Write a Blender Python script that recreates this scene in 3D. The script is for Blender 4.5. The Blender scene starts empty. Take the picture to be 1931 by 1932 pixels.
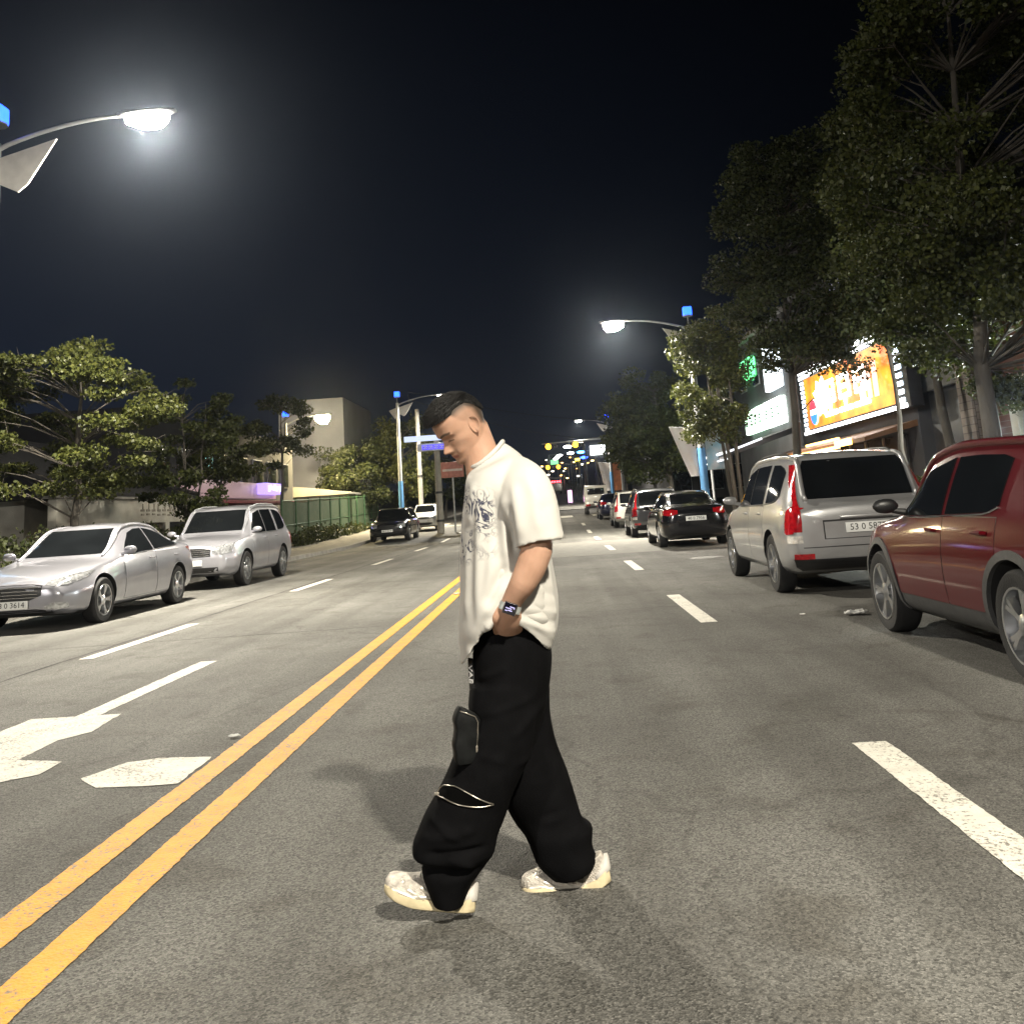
import bpy, bmesh, math, random
import numpy as np
from mathutils import Vector, Matrix, noise as mnoise
from mathutils.bvhtree import BVHTree
R = math.radians
sc = bpy.context.scene
COL = sc.collection
random.seed(7); rng = np.random.default_rng(11)

# ------------------------------------------------------------------ camera
CW, CH = 1931.0, 1932.0
F_, CAMH, YAW, PIT, ROL, PX, PY = 1790.3, 1.2647, 0.031521, 0.187921, -0.066290, 965.0, 618.3
CR = Matrix.Rotation(YAW, 3, 'Z') @ Matrix.Rotation(math.pi / 2 + PIT, 3, 'X') @ Matrix.Rotation(ROL, 3, 'Z')
cam_d = bpy.data.cameras.new('camera'); cam = bpy.data.objects.new('camera', cam_d); COL.objects.link(cam)
cam.matrix_world = Matrix.Translation((0, 0, CAMH)) @ CR.to_4x4()
cam_d.sensor_fit = 'HORIZONTAL'; cam_d.sensor_width = 36.0; cam_d.lens = 36.0 * F_ / CW
cam_d.shift_x = (CW / 2 - PX) / CW; cam_d.shift_y = (PY - CH / 2) / CW
cam_d.clip_end = 3000; cam_d.clip_start = 0.05
sc.camera = cam

def at(x, y, Y):
    """photo pixel (1931 wide) on the vertical plane Y metres ahead"""
    d = CR @ Vector(((x - PX) / F_, -(y - PY) / F_, -1.0)); k = Y / d.y
    return Vector((d.x * k, Y, CAMH + d.z * k))

# ------------------------------------------------------------------ materials
def mat(name, col, rough=0.6, metal=0.0, var=0.0, vscale=6.0, bump=0.0, bscale=60.0, coat=0.0, emit=None, estr=0.0,
        spec=0.5, col2=None, trans=0.0, stretch=None):
    m = bpy.data.materials.new(name); m.use_nodes = True
    nt = m.node_tree; b = nt.nodes['Principled BSDF']
    b.inputs['Base Color'].default_value = (*col, 1); b.inputs['Roughness'].default_value = rough
    b.inputs['Metallic'].default_value = metal; b.inputs['Specular IOR Level'].default_value = spec
    b.inputs['Coat Weight'].default_value = coat; b.inputs['Coat Roughness'].default_value = 0.06
    if trans: b.inputs['Transmission Weight'].default_value = trans
    if emit:
        b.inputs['Emission Color'].default_value = (*emit, 1); b.inputs['Emission Strength'].default_value = estr
    tc = None
    if var or bump:
        tc = nt.nodes.new('ShaderNodeTexCoord'); vec = tc.outputs['Object']
        if stretch:
            mp = nt.nodes.new('ShaderNodeMapping'); mp.inputs['Scale'].default_value = stretch
            nt.links.new(vec, mp.inputs['Vector']); vec = mp.outputs['Vector']
    if var:
        n = nt.nodes.new('ShaderNodeTexNoise'); n.inputs['Scale'].default_value = vscale; n.inputs['Detail'].default_value = 6
        nt.links.new(vec, n.inputs['Vector'])
        r = nt.nodes.new('ShaderNodeValToRGB')
        c2 = col2 or tuple(min(1, c * (1 + var)) for c in col)
        c1 = col if col2 else tuple(c * (1 - var) for c in col)
        r.color_ramp.elements[0].position = 0.32; r.color_ramp.elements[1].position = 0.68
        r.color_ramp.elements[0].color = (*c1, 1); r.color_ramp.elements[1].color = (*c2, 1)
        nt.links.new(n.outputs['Fac'], r.inputs['Fac']); nt.links.new(r.outputs['Color'], b.inputs['Base Color'])
    if bump:
        n2 = nt.nodes.new('ShaderNodeTexNoise'); n2.inputs['Scale'].default_value = bscale; n2.inputs['Detail'].default_value = 4
        nt.links.new(vec, n2.inputs['Vector'])
        bp = nt.nodes.new('ShaderNodeBump'); bp.inputs['Strength'].default_value = bump; bp.inputs['Distance'].default_value = 0.02
        nt.links.new(n2.outputs['Fac'], bp.inputs['Height']); nt.links.new(bp.outputs['Normal'], b.inputs['Normal'])
    return m

def glow(name, col, strength):
    m = bpy.data.materials.new(name); m.use_nodes = True; nt = m.node_tree
    b = nt.nodes['Principled BSDF']; b.inputs['Base Color'].default_value = (*[min(.8, c * .8) for c in col], 1)
    b.inputs['Emission Color'].default_value = (*col, 1); b.inputs['Emission Strength'].default_value = strength
    b.inputs['Roughness'].default_value = .4
    return m

# ------------------------------------------------------------------ mesh helpers
class MB:
    def __init__(s): s.v = []; s.f = []; s.m = []; s.cur = 0
    def add(s, verts, faces, mi=None):
        o = len(s.v); s.v.extend([tuple(p) for p in verts]); mi = s.cur if mi is None else mi
        for f in faces: s.f.append(tuple(i + o for i in f)); s.m.append(mi)
        return s
    def box(s, c, d, rz=0.0, bev=0.0, mi=None, rot=None):
        x, y, z = (k / 2 for k in d); e = min(bev, x * .9, y * .9, z * .9)
        bm = bmesh.new(); bmesh.ops.create_cube(bm, size=1.0)
        for v in bm.verts: v.co = Vector((v.co.x * d[0], v.co.y * d[1], v.co.z * d[2]))
        if e > 0: bmesh.ops.bevel(bm, geom=list(bm.edges), offset=e, segments=2, affect='EDGES', profile=.6)
        M = (rot if rot is not None else Matrix.Rotation(rz, 3, 'Z'))
        bm.verts.index_update()
        s.add([M @ v.co + Vector(c) for v in bm.verts], [[v.index for v in f.verts] for f in bm.faces], mi); bm.free(); return s
    def tube(s, pts, rad, n=8, mi=None, caps=True):
        pts = [Vector(p) for p in pts]; rs = rad if isinstance(rad, (list, tuple)) else [rad] * len(pts)
        vs = []; up = None
        for i, p in enumerate(pts):
            t = (pts[min(i + 1, len(pts) - 1)] - pts[max(i - 1, 0)]).normalized()
            if up is None: up = Vector((0, 0, 1)) if abs(t.z) < .9 else Vector((1, 0, 0))
            a = t.cross(up).normalized(); up = a.cross(t).normalized()
            for k in range(n):
                th = 2 * math.pi * k / n; vs.append(p + (a * math.cos(th) + up * math.sin(th)) * rs[i])
        fs = [(i * n + k, i * n + (k + 1) % n, (i + 1) * n + (k + 1) % n, (i + 1) * n + k) for i in range(len(pts) - 1) for k in range(n)]
        if caps: fs += [tuple(range(n))[::-1], tuple(range((len(pts) - 1) * n, len(pts) * n))]
        return s.add(vs, fs, mi)
    def lathe(s, prof, n=24, M=None, mi=None, closed=False):
        """prof: (r, z) pairs turned round z, then moved by matrix M"""
        M = M or Matrix.Identity(4); vs = []
        for r, z in prof:
            for k in range(n):
                th = 2 * math.pi * k / n; vs.append(M @ Vector((r * math.cos(th), r * math.sin(th), z)))
        L = len(prof); rng_ = range(L if closed else L - 1)
        fs = [(i * n + k, i * n + (k + 1) % n, ((i + 1) % L) * n + (k + 1) % n, ((i + 1) % L) * n + k) for i in rng_ for k in range(n)]
        return s.add(vs, fs, mi)
    def loft(s, rings, cap0=True, cap1=True, mi=None):
        n = len(rings[0]); vs = [p for r in rings for p in r]
        fs = [(i * n + k, i * n + (k + 1) % n, (i + 1) * n + (k + 1) % n, (i + 1) * n + k) for i in range(len(rings) - 1) for k in range(n)]
        if cap0: fs.append(tuple(range(n))[::-1])
        if cap1: fs.append(tuple(range((len(rings) - 1) * n, len(rings) * n)))
        return s.add(vs, fs, mi)
    def prism(s, poly, z0, z1, M=None, mi=None):
        """poly in (x, y), pulled from z0 to z1, moved by M"""
        M = M or Matrix.Identity(4); n = len(poly)
        vs = [M @ Vector((x, y, z0)) for x, y in poly] + [M @ Vector((x, y, z1)) for x, y in poly]
        fs = [tuple(range(n))[::-1], tuple(range(n, 2 * n))] + [(k, (k + 1) % n, n + (k + 1) % n, n + k) for k in range(n)]
        return s.add(vs, fs, mi)
    def grid(s, rows, mi=None, skirt=None):
        n = len(rows[0]); m = len(rows); vs = [Vector(p) for r in rows for p in r]
        fs = [(i * n + k, i * n + k + 1, (i + 1) * n + k + 1, (i + 1) * n + k) for i in range(m - 1) for k in range(n - 1)]
        if skirt is not None:
            loop = [k for k in range(n)] + [i * n + n - 1 for i in range(1, m)] + [(m - 1) * n + k for k in range(n - 2, -1, -1)] + [i * n for i in range(m - 2, 0, -1)]
            o = len(vs); vs += [vs[i] + Vector(skirt) for i in loop]; q = len(loop)
            fs += [(loop[k], o + k, o + (k + 1) % q, loop[(k + 1) % q]) for k in range(q)]
        return s.add(vs, fs, mi)
    def build(s, name, mats, parent=None, smooth=True, angle=40, fix=True):
        me = bpy.data.meshes.new(name); me.from_pydata(s.v, [], s.f)
        for m in (mats if isinstance(mats, (list, tuple)) else [mats]): me.materials.append(m)
        me.polygons.foreach_set('material_index', s.m)
        me.polygons.foreach_set('use_smooth', [smooth] * len(s.f))
        if fix and len(s.f) < 60000:
            bm = bmesh.new(); bm.from_mesh(me); bmesh.ops.recalc_face_normals(bm, faces=bm.faces); bm.to_mesh(me); bm.free()
        if smooth and angle < 180: me.set_sharp_from_angle(angle=R(angle))
        o = bpy.data.objects.new(name, me); COL.objects.link(o)
        if parent: o.parent = parent
        return o

def tag(o, label=None, cat=None, group=None, kind=None):
    if label: o['label'] = label
    if cat: o['category'] = cat
    if group: o['group'] = group
    if kind: o['kind'] = kind
    return o
def thing(name, label, cat, loc=(0, 0, 0), rz=0.0, group=None):
    o = bpy.data.objects.new(name, None); COL.objects.link(o); o.location = loc; o.rotation_euler = (0, 0, rz); o.empty_display_size = .1
    return tag(o, label, cat, group)
def dup(o, parent=None):
    c = o.copy(); COL.objects.link(c); c.parent = parent
    for ch in list(o.children): dup(ch, c)
    return c
def apply_mods(o):
    dg = bpy.context.evaluated_depsgraph_get(); dg.update(); me = bpy.data.meshes.new_from_object(o.evaluated_get(dg))
    old = o.data; o.modifiers.clear(); o.data = me; bpy.data.meshes.remove(old)
def pchip(xs, ys, x):
    xs, ys = np.asarray(xs, float), np.asarray(ys, float); h = np.diff(xs); d = np.diff(ys) / h
    m = np.zeros(len(xs)); m[0], m[-1] = d[0], d[-1]
    for i in range(1, len(xs) - 1):
        if d[i - 1] * d[i] > 0:
            w1, w2 = 2 * h[i] + h[i - 1], h[i] + 2 * h[i - 1]; m[i] = (w1 + w2) / (w1 / d[i - 1] + w2 / d[i])
    x = np.clip(x, xs[0], xs[-1]); i = np.clip(np.searchsorted(xs, x) - 1, 0, len(xs) - 2); t = (x - xs[i]) / h[i]
    return (ys[i] * (1 + 2 * t) * (1 - t) ** 2 + m[i] * h[i] * t * (1 - t) ** 2 + ys[i + 1] * t * t * (3 - 2 * t) + m[i + 1] * h[i] * t * t * (t - 1))
_fonts = {}
def text_mesh(txt, size, M, depth=0.004, mb=None, mi=None, align='CENTER'):
    """text as real geometry added to a mesh builder"""
    cu = bpy.data.curves.new('lettering', 'FONT'); cu.body = txt; cu.size = size; cu.extrude = depth; cu.align_x = align; cu.align_y = 'CENTER'; cu.resolution_u = 2
    ob = bpy.data.objects.new('lettering', cu); COL.objects.link(ob)
    dg = bpy.context.evaluated_depsgraph_get(); dg.update(); me = bpy.data.meshes.new_from_object(ob.evaluated_get(dg))
    mb.add([M @ v.co for v in me.vertices], [tuple(p.vertices) for p in me.polygons], mi)
    bpy.data.objects.remove(ob); bpy.data.meshes.remove(me); bpy.data.curves.remove(cu)
# ------------------------------------------------------------------ cars
BLACKT = mat('tyre rubber', (.012, .012, .013), .75, bump=.3, bscale=90)
RIM = mat('alloy', (.55, .56, .58), .28, 1.0, var=.08, vscale=12)
RIMD = mat('dark alloy', (.16, .16, .17), .35, .9, var=.1)
WELL = mat('wheel well', (.008, .008, .009), .9, var=.3)
GLASS = mat('tinted car glass', (.006, .007, .008), .04, 0, spec=.55, var=.2, vscale=2)
TRIM = mat('black trim', (.012, .012, .013), .4, var=.2)
CLAD = mat('grey cladding', (.045, .046, .048), .62, var=.2, vscale=20, bump=.1, bscale=200)
CHROME = mat('chrome', (.75, .75, .76), .12, 1.0, var=.04)
HEADL = mat('headlight glass', (.45, .46, .48), .08, .55, var=.5, vscale=26, coat=1)
TAILR = mat('tail light red', (.32, .006, .01), .12, 0, var=.35, vscale=22, coat=1)
TAILC = mat('clear lamp lens', (.6, .58, .55), .15, .2, var=.25, vscale=30, coat=1)
PLATE = mat('number plate', (.72, .73, .72), .45, var=.05)
INK = mat('plate ink', (.02, .02, .025), .5, var=.1)
def paint(name, c, metal=.5, rough=.32, coat=1.0):
    return mat(name, c, rough, metal, var=.06, vscale=3.0, coat=coat, bump=.015, bscale=2.2)

# distance from the nose as a share of length, then heights as shares of H, half widths as shares of W/2
SEDAN = [(.022, .17, .34, .42, .445, .47, .78, .68, .50), (.065, .135, .35, .475, .51, .535, .90, .80, .60), (.15, .125, .37, .545, .575, .595, .98, .88, .68),
         (.265, .125, .395, .61, .635, .655, 1, .92, .72), (.315, .125, .41, .63, .70, .735, 1, .925, .715), (.45, .125, .42, .645, .945, .985, 1, .935, .62),
         (.55, .125, .43, .655, .97, 1.0, 1, .94, .60), (.68, .125, .44, .675, .935, .975, 1, .94, .60), (.80, .125, .45, .69, .79, .835, 1, .925, .63),
         (.875, .14, .46, .70, .725, .75, .985, .88, .68), (.95, .17, .46, .68, .705, .72, .93, .82, .66), (.982, .21, .45, .62, .65, .67, .82, .72, .56)]
SUV = [(.025, .18, .36, .47, .505, .53, .80, .70, .52), (.08, .15, .37, .525, .555, .575, .94, .84, .64), (.2, .14, .39, .575, .60, .62, .99, .91, .72),
       (.272, .14, .40, .59, .625, .645, 1, .92, .74), (.31, .14, .405, .60, .685, .715, 1, .925, .74), (.42, .14, .41, .61, .925, .96, 1, .93, .70), (.52, .14, .41, .615, .965, .99, 1, .935, .69),
       (.70, .14, .415, .62, .972, 1.0, 1, .935, .69), (.86, .14, .42, .625, .955, .985, 1, .93, .68), (.915, .15, .42, .625, .925, .955, .995, .92, .67),
       (.965, .19, .42, .61, .67, .70, .96, .90, .70), (.985, .23, .41, .575, .61, .63, .90, .85, .66)]
HATCH = [(.025, .17, .36, .47, .51, .54, .78, .68, .50), (.08, .14, .37, .535, .57, .595, .93, .82, .62), (.19, .13, .39, .59, .62, .64, .99, .91, .70),
         (.262, .13, .40, .61, .645, .665, 1, .92, .73), (.30, .13, .405, .615, .70, .735, 1, .925, .73), (.43, .13, .415, .63, .935, .97, 1, .93, .68), (.55, .13, .42, .64, .97, 1.0, 1, .935, .67),
         (.74, .13, .425, .65, .955, .99, 1, .93, .66), (.88, .13, .43, .655, .915, .95, .99, .92, .65), (.925, .14, .43, .655, .86, .89, .98, .91, .65),
         (.965, .18, .42, .63, .70, .73, .94, .88, .67), (.985, .21, .41, .58, .62, .64, .88, .83, .64)]

def wheel_meshes(r, w, spokes, rimr):
    t = MB(); X = Matrix.Rotation(R(-90), 4, 'X')      # turned round z, laid along +y (outer face at +y)
    h = w / 2; t.lathe([(rimr, -h), (r * .93, -h), (r * .985, -h * .8), (r, -h * .5), (r, h * .5), (r * .985, h * .8), (r * .93, h), (rimr + .01, h * .98), (rimr, h * .9)], 36, X, 0)
    q = MB(); q.lathe([(rimr + .004, h * .96), (rimr + .002, h * 1.02), (rimr - .012, h * 1.0), (rimr - .02, h * .6), (rimr - .03, h * .1)], 36, X, 0)
    q.lathe([(0, h * .02), (rimr - .03, h * .02)], 24, X, 1)
    q.lathe([(0.001, h * .98), (.03, h * .98), (.045, h * .9), (.075, h * .8), (.078, h * .3)], 20, X, 0)
    for k in range(spokes):
        a = 2 * math.pi * k / spokes
        for da in ((-.13, .13) if spokes <= 6 else (0,)):
            rows = []
            for rr, ww, zz in ((.05, .026, .80), (rimr * .5, .019, .86), (rimr - .012, .024, .92)):
                aa = a + da * (rr / rimr); c, s_ = math.cos(aa), math.sin(aa)
                rows.append([X @ Vector((c * rr - s_ * u, s_ * rr + c * u, h * z2)) for u, z2 in ((-ww, zz - .45), (-ww * .75, zz), (ww * .75, zz), (ww, zz - .45))])
            q.loft(rows, mi=0)
    return t, q

def car(kind, L, W, H, wb, name, label, cat, loc, rz, pmat, group, spec=None, front_over=None, rimmat=None, detail=True):
    s = dict(wheel_r=.325, spokes=5, rim=.21, plate='', plate_rear=True, clad=False, rails=False, tail='side', glassrear=True, grille='bars'); s.update(spec or {})
    tab = {'sedan': SEDAN, 'suv': SUV, 'hatch': HATCH}[kind]
    root = thing(name, label, cat, loc, rz, group)
    fo = front_over if front_over else L * .195
    hw = W / 2; ds = [r[0] for r in tab]; cols = list(zip(*tab))
    N = 84; dd = np.unique(np.concatenate([np.linspace(ds[0], ds[-1], N)]))
    val = [pchip(ds, c, dd) for c in cols]
    def ring(i):
        _, zb, zm, zE, zF, zG, wm, wE, wF = [v[i] for v in val]
        zb, zm, zE, zF, zG = (k * H for k in (zb, zm, zE, zF, zG)); wm, wE, wF = wm * hw, wE * hw, wF * hw
        A, B, C, D, E, F = (0, zb), (wm * .84, zb), (wm * .965, zb + .09), (wm, zm), (wE, zE), (wF, zF)
        pts = []
        def seg(p, q, ts, bow=0.0):
            nx, nz = q[1] - p[1], -(q[0] - p[0])
            for t in ts:
                b = bow * 4 * t * (1 - t); pts.append([p[0] + (q[0] - p[0]) * t + nx * b, p[1] + (q[1] - p[1]) * t + nz * b])
        seg(A, B, (0, .5, .9)); seg(B, C, (0, .5)); seg(C, D, (0, .3, .6, .85), .03); seg(D, E, (0, .2, .45, .7, .9), .04)
        seg(E, F, (0, .08, .25, .45, .65, .82, .94), .02)
        for t in (0, .06, .2, .4, .6, .8, 1.0):
            y = wF * (1 - t); pts.append([y, zG - (zG - zF) * (y / wF) ** 2.2])
        P = np.array(pts)
        for _ in range(1):
            Q = P.copy(); Q[1:-1] = P[1:-1] * .6 + (P[:-2] + P[2:]) * .2; P = Q
        x = L / 2 - dd[i] * L
        half = [(x, y, z) for y, z in P]
        return half + [(x, -y, z) for x, y, z in half[-2:0:-1]]
    rings = [ring(i) for i in range(len(dd))]
    def cap(r, b, sgn):
        r = np.array(r); c = np.array([r[0, 0], 0, (r[:, 2].min() + r[:, 2].max()) / 2]); out = []
        for k in (.985, .955, .9, .8, .6, .35, .12):
            q = c + (r - c) * k; q[:, 0] += sgn * b * (1 - k ** 6) ** .75; out.append([tuple(p) for p in q])
        return out
    rings = cap(rings[0], L * ds[0], 1)[::-1] + rings + cap(rings[-1], L * (1 - ds[-1]), -1)
    mb = MB(); mb.loft(rings)
    body = mb.build('body', [pmat, WELL, TRIM, CLAD], root, angle=60)
    bvh = BVHTree.FromPolygons([Vector(v) for v in mb.v], mb.f)
    wr = s['wheel_r']; xf = L / 2 - fo; xr = xf - wb
    # wheel arches cut out of the body
    cut = MB()
    for xa in (xf, xr):
        for sg in (1, -1):
            cut.lathe([(0.0001, -.17), (wr + .05, -.17), (wr + .05, .25), (0.0001, .25)], 40, Matrix.Translation((xa, sg * (hw - .12), wr + .01)) @ Matrix.Rotation(R(-90 * sg), 4, 'X'))
    co = cut.build('cutter', WELL, root, smooth=False)
    bm = bmesh.new(); bm.from_mesh(co.data); bmesh.ops.remove_doubles(bm, verts=bm.verts, dist=.0005); bmesh.ops.recalc_face_normals(bm, faces=bm.faces); bm.to_mesh(co.data); bm.free()
    md = body.modifiers.new('b', 'BOOLEAN'); md.operation = 'DIFFERENCE'; md.object = co; md.solver = 'EXACT'
    apply_mods(body); cm = co.data; bpy.data.objects.remove(co); bpy.data.meshes.remove(cm)
    for p in body.data.polygons:
        c = p.center; p.use_smooth = True
        for xa in (xf, xr):
            r_ = math.hypot(c.x - xa, c.z - wr - .01)
            if r_ < wr + .0495 + .003 and abs(c.y) < hw + .05 and (abs(c.y) < hw * .8 or abs(p.normal.y) < .5): p.material_index = 1
        if p.material_index == 0 and c.z < H * .15 and p.normal.z < -.3: p.material_index = 2
        if s['clad'] and p.material_index == 0 and c.z < s['clad']: p.material_index = 3
    body.data.set_sharp_from_angle(angle=R(45))
    def proj(u, v, axis, off):
        """u, v on the car's side (x, z), front or back (y, z) or top (x, y) thrown onto the body"""
        if axis in ('L', 'Rr'):
            sg = 1 if axis == 'L' else -1; o = Vector((u, sg * 3, v)); d = Vector((0, -sg, 0))
        elif axis in ('Fr', 'Bk'):
            sg = 1 if axis == 'Fr' else -1; o = Vector((sg * (L / 2 + 1), u, v)); d = Vector((-sg, 0, 0))
        else: o = Vector((u, v, 4)); d = Vector((0, 0, -1))
        h, n, _, _ = bvh.ray_cast(o, d)
        if h is None: h, n, _, _ = bvh.find_nearest(o + d * (2.1 if axis in ('L', 'Rr') else 1))
        if n.dot(d) > 0: n = -n
        return h + n * off
    def patch(ranges, axis, along, off=.004, n=14, m=8, sk=.012, mbx=None, mi=0):
        """ranges: (t, a, b) - at t the patch runs from a to b; along 'u' or 'v' says which way t runs"""
        mbx = mbx or MB(); ranges = sorted(ranges); ts = [r[0] for r in ranges]; tt = np.linspace(ts[0], ts[-1], n)
        if len(ts) > 2: tt = np.unique(np.concatenate([tt, ts]))
        A = np.interp(tt, ts, [r[1] for r in ranges]); B = np.interp(tt, ts, [r[2] for r in ranges]); rows = []
        for t, a, b in zip(tt, A, B):
            rows.append([proj(*((t, q) if along == 'u' else (q, t)), axis, off) for q in np.linspace(a, b, m)])
        d = {'L': (0, -sk, 0), 'Rr': (0, sk, 0), 'Fr': (-sk, 0, 0), 'Bk': (sk, 0, 0), 'T': (0, 0, -sk)}[axis]
        return mbx.grid(rows, mi, d)
    X = lambda q: L / 2 - q * L; Z = lambda q: q * H
    g = s['geo'] if 'geo' in s else {}
    if kind == 'sedan':
        wins = [[(.365, .655, .668), (.41, .648, .775), (.46, .655, .875), (.52, .665, .915), (.575, .672, .92)], [(.588, .674, .92), (.66, .684, .89), (.72, .694, .835), (.77, .70, .762), (.80, .71, .722)]]
        ws = [(.675, -.66, .66), (.75, -.645, .645), (.85, -.60, .60), (.935, -.555, .555)]; rw = [(.755, -.57, .57), (.80, -.56, .56), (.87, -.54, .54), (.935, -.51, .51)]
        doors = [(.335, .585), (.585, .80)]; dz = (.20, .645); hz = .585
    elif kind == 'suv':
        wins = [[(.335, .63, .65), (.375, .625, .755), (.425, .62, .87), (.52, .625, .915)], [(.532, .626, .915), (.60, .63, .92), (.70, .632, .92)], [(.735, .64, .915), (.80, .645, .91), (.845, .66, .885), (.875, .70, .85)]]
        ws = [(.665, -.69, .69), (.75, -.68, .68), (.85, -.65, .65), (.925, -.625, .625)]; rw = [(.655, -.72, .72), (.72, -.705, .705), (.80, -.685, .685), (.88, -.655, .655), (.925, -.60, .60)]
        doors = [(.30, .525), (.525, .715)]; dz = (.20, .615); hz = .56
    else:
        wins = [[(.325, .65, .665), (.365, .642, .755), (.42, .64, .86), (.53, .648, .91)], [(.548, .65, .91), (.63, .656, .91), (.71, .663, .90), (.745, .69, .88)]]
        ws = [(.685, -.68, .68), (.75, -.67, .67), (.85, -.64, .64), (.935, -.605, .605)]; rw = [(.70, -.66, .66), (.76, -.65, .65), (.84, -.62, .62), (.875, -.59, .59)]
        doors = [(.305, .54), (.54, .745)]; dz = (.20, .64); hz = .575
    sides = (('L', 1), ('Rr', -1))
    # pillars and roof edge, painted, along the corner between glass and roof
    q0, q1 = {'sedan': (.275, .845), 'suv': (.28, .975), 'hatch': (.27, .965)}[kind]
    for sg in (1, -1):
        pp = [Vector(ring(i)[21]) for i in range(len(dd)) if q0 <= dd[i] <= q1]; pm_ = MB()
        pm_.tube([Vector((p.x, sg * (abs(p.y) + .004), p.z + .002)) for p in pp], [.020 + .012 * min(1, k / 8) for k in range(len(pp))], 8); pm_.build('roof_pillar', pmat, root, angle=180)
    for ax, sg in sides:
        for w in wins: patch([(X(q), Z(a), Z(b)) for q, a, b in w], ax, 'u', .009, 34, 9).build('side_window', GLASS, root)
        # bright moulding under the windows
        tb = MB(); q0, q1 = wins[0][0][0], wins[-1][-1][0]
        tb.tube([proj(X(q), Z(np.interp(q, [k[0] for w in wins for k in w], [k[1] for w in wins for k in w])) - .012, ax, .006) for q in np.linspace(q0, q1, 18)], .007, 6)
        tb.build('window_moulding', s.get('mould', TRIM), root)
        for a, b in doors:
            seam = MB(); xa, xb = X(a + .002), X(b - .002); rear = b > .65
            lo = max(Z(dz[0]), s['clad'] + .02 if s['clad'] else 0)
            def low(x):
                r_ = wr + .085; t = abs(x - xr); return max(lo, wr + math.sqrt(max(0, r_ * r_ - t * t)) if t < r_ else lo)
            def rows(grow):
                out = []
                for x in np.linspace(xa + grow, xb - grow, 16):
                    if rear: out.append((x, min(low(x), Z(dz[1]) - .12) - grow, Z(dz[1]) + grow))
                    else: out.append((x, lo - grow, Z(dz[1]) + grow))
                return out
            patch(rows(.007), ax, 'u', .0012, 16, 8, .004, seam); seam.build('door_seam', TRIM, root)
            dr = patch(rows(0), ax, 'u', .0035, 16, 8, .006).build('door', [pmat], root)
            hx = xb + .17 if not rear else xb + .20
            hd = MB(); pts = [proj(hx + t, Z(hz), ax, o) for t, o in ((-.09, .004), (-.07, .03), (.07, .03), (.09, .004))]
            hd.tube(pts, .014, 8); hd.build('handle', s.get('handle', pmat), dr)
        # mirror
        mx = X(.345 if kind == 'sedan' else .325); mz = Z(.655 if kind != 'suv' else .635); base = proj(mx, mz, ax, 0)
        mm = MB(); ctr = base + Vector((0.03, sg * .15, .06)); rr = []
        for t in np.linspace(-1, 1, 9):
            k = math.sqrt(max(.02, 1 - t * t * .98)) ** .8; rr.append([ctr + Vector((.045 * k * math.cos(a), sg * t * .105, .062 * k * math.sin(a))) for a in np.linspace(0, 2 * math.pi, 15)[:-1]])
        mm.loft(rr); mm.tube([base, ctr + Vector((0, -sg * .05, -.04))], [.03, .02], 8); mm.build('mirror', s.get('mirror', pmat), root)
        # sill
        if s['clad']:
            for xa in (xf, xr):
                am = MB(); rows_ = []
                for a in np.linspace(R(-14), R(194), 28):
                    rows_.append([proj(xa + math.cos(a) * q, wr + .01 + math.sin(a) * q, ax, .012) for q in np.linspace(wr + .048, wr + .105, 4)])
                am.grid(rows_, 0, (0, -sg * .03, 0)); am.build('wheel_arch', CLAD, root)
        for xa in (xf, xr):
            t, q = wheel_meshes(wr, .215, s['spokes'], s['rim'])
            M = Matrix.Translation((xa, sg * (hw - .125), wr)) @ (Matrix.Rotation(math.pi, 4, 'Z') if sg < 0 else Matrix.Identity(4)) @ Matrix.Rotation(random.random() * 2, 4, 'Y')
            t.v = [tuple(M @ Vector(v)) for v in t.v]; q.v = [tuple(M @ Vector(v)) for v in q.v]
            wo = t.build('wheel', BLACKT, root); q.build('rim', [rimmat or RIM, WELL], wo)
        # lamps
        if kind == 'sedan':
            patch([(sg * hw * .50, Z(.43), Z(.462)), (sg * hw * .62, Z(.415), Z(.485)), (sg * hw * .78, Z(.42), Z(.515)), (sg * hw * .86, Z(.45), Z(.525)), (sg * hw * .90, Z(.48), Z(.53))], 'Fr', 'u', .006, 10, 6).build('headlight', HEADL, root)
            patch([(sg * hw * .50, Z(.59), Z(.655)), (sg * hw * .66, Z(.565), Z(.665)), (sg * hw * .80, Z(.56), Z(.665)), (sg * hw * .90, Z(.58), Z(.66))], 'Bk', 'u', .006, 10, 6).build('tail_light', TAILR, root)
            patch([(sg * hw * .52, Z(.215), Z(.235)), (sg * hw * .66, Z(.20), Z(.27)), (sg * hw * .80, Z(.21), Z(.255))], 'Fr', 'u', .005, 8, 4).build('fog_lamp', HEADL if s.get('fogchrome') else TRIM, root)
        elif kind == 'suv':
            patch([(sg * hw * .50, Z(.41), Z(.485)), (sg * hw * .70, Z(.40), Z(.515)), (sg * hw * .86, Z(.42), Z(.53))], 'Fr', 'u', .006, 10, 6).build('headlight', HEADL, root)
            tl = MB()
            patch([(Z(.44), sg * hw * .80, sg * hw * .91), (Z(.50), sg * hw * .79, sg * hw * .90), (Z(.57), sg * hw * .79, sg * hw * .89), (Z(.64), sg * hw * .785, sg * hw * .835), (Z(.78), sg * hw * .745, sg * hw * .80), (Z(.90), sg * hw * .685, sg * hw * .72)], 'Bk', 'v', .008, 16, 5, .012, tl)
            patch([(X(.955), Z(.43), Z(.58)), (X(.97), Z(.425), Z(.61)), (X(.984), Z(.43), Z(.60))], ax, 'u', .007, 8, 5, .012, tl)
            tl.build('tail_light', TAILR, root)
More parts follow.
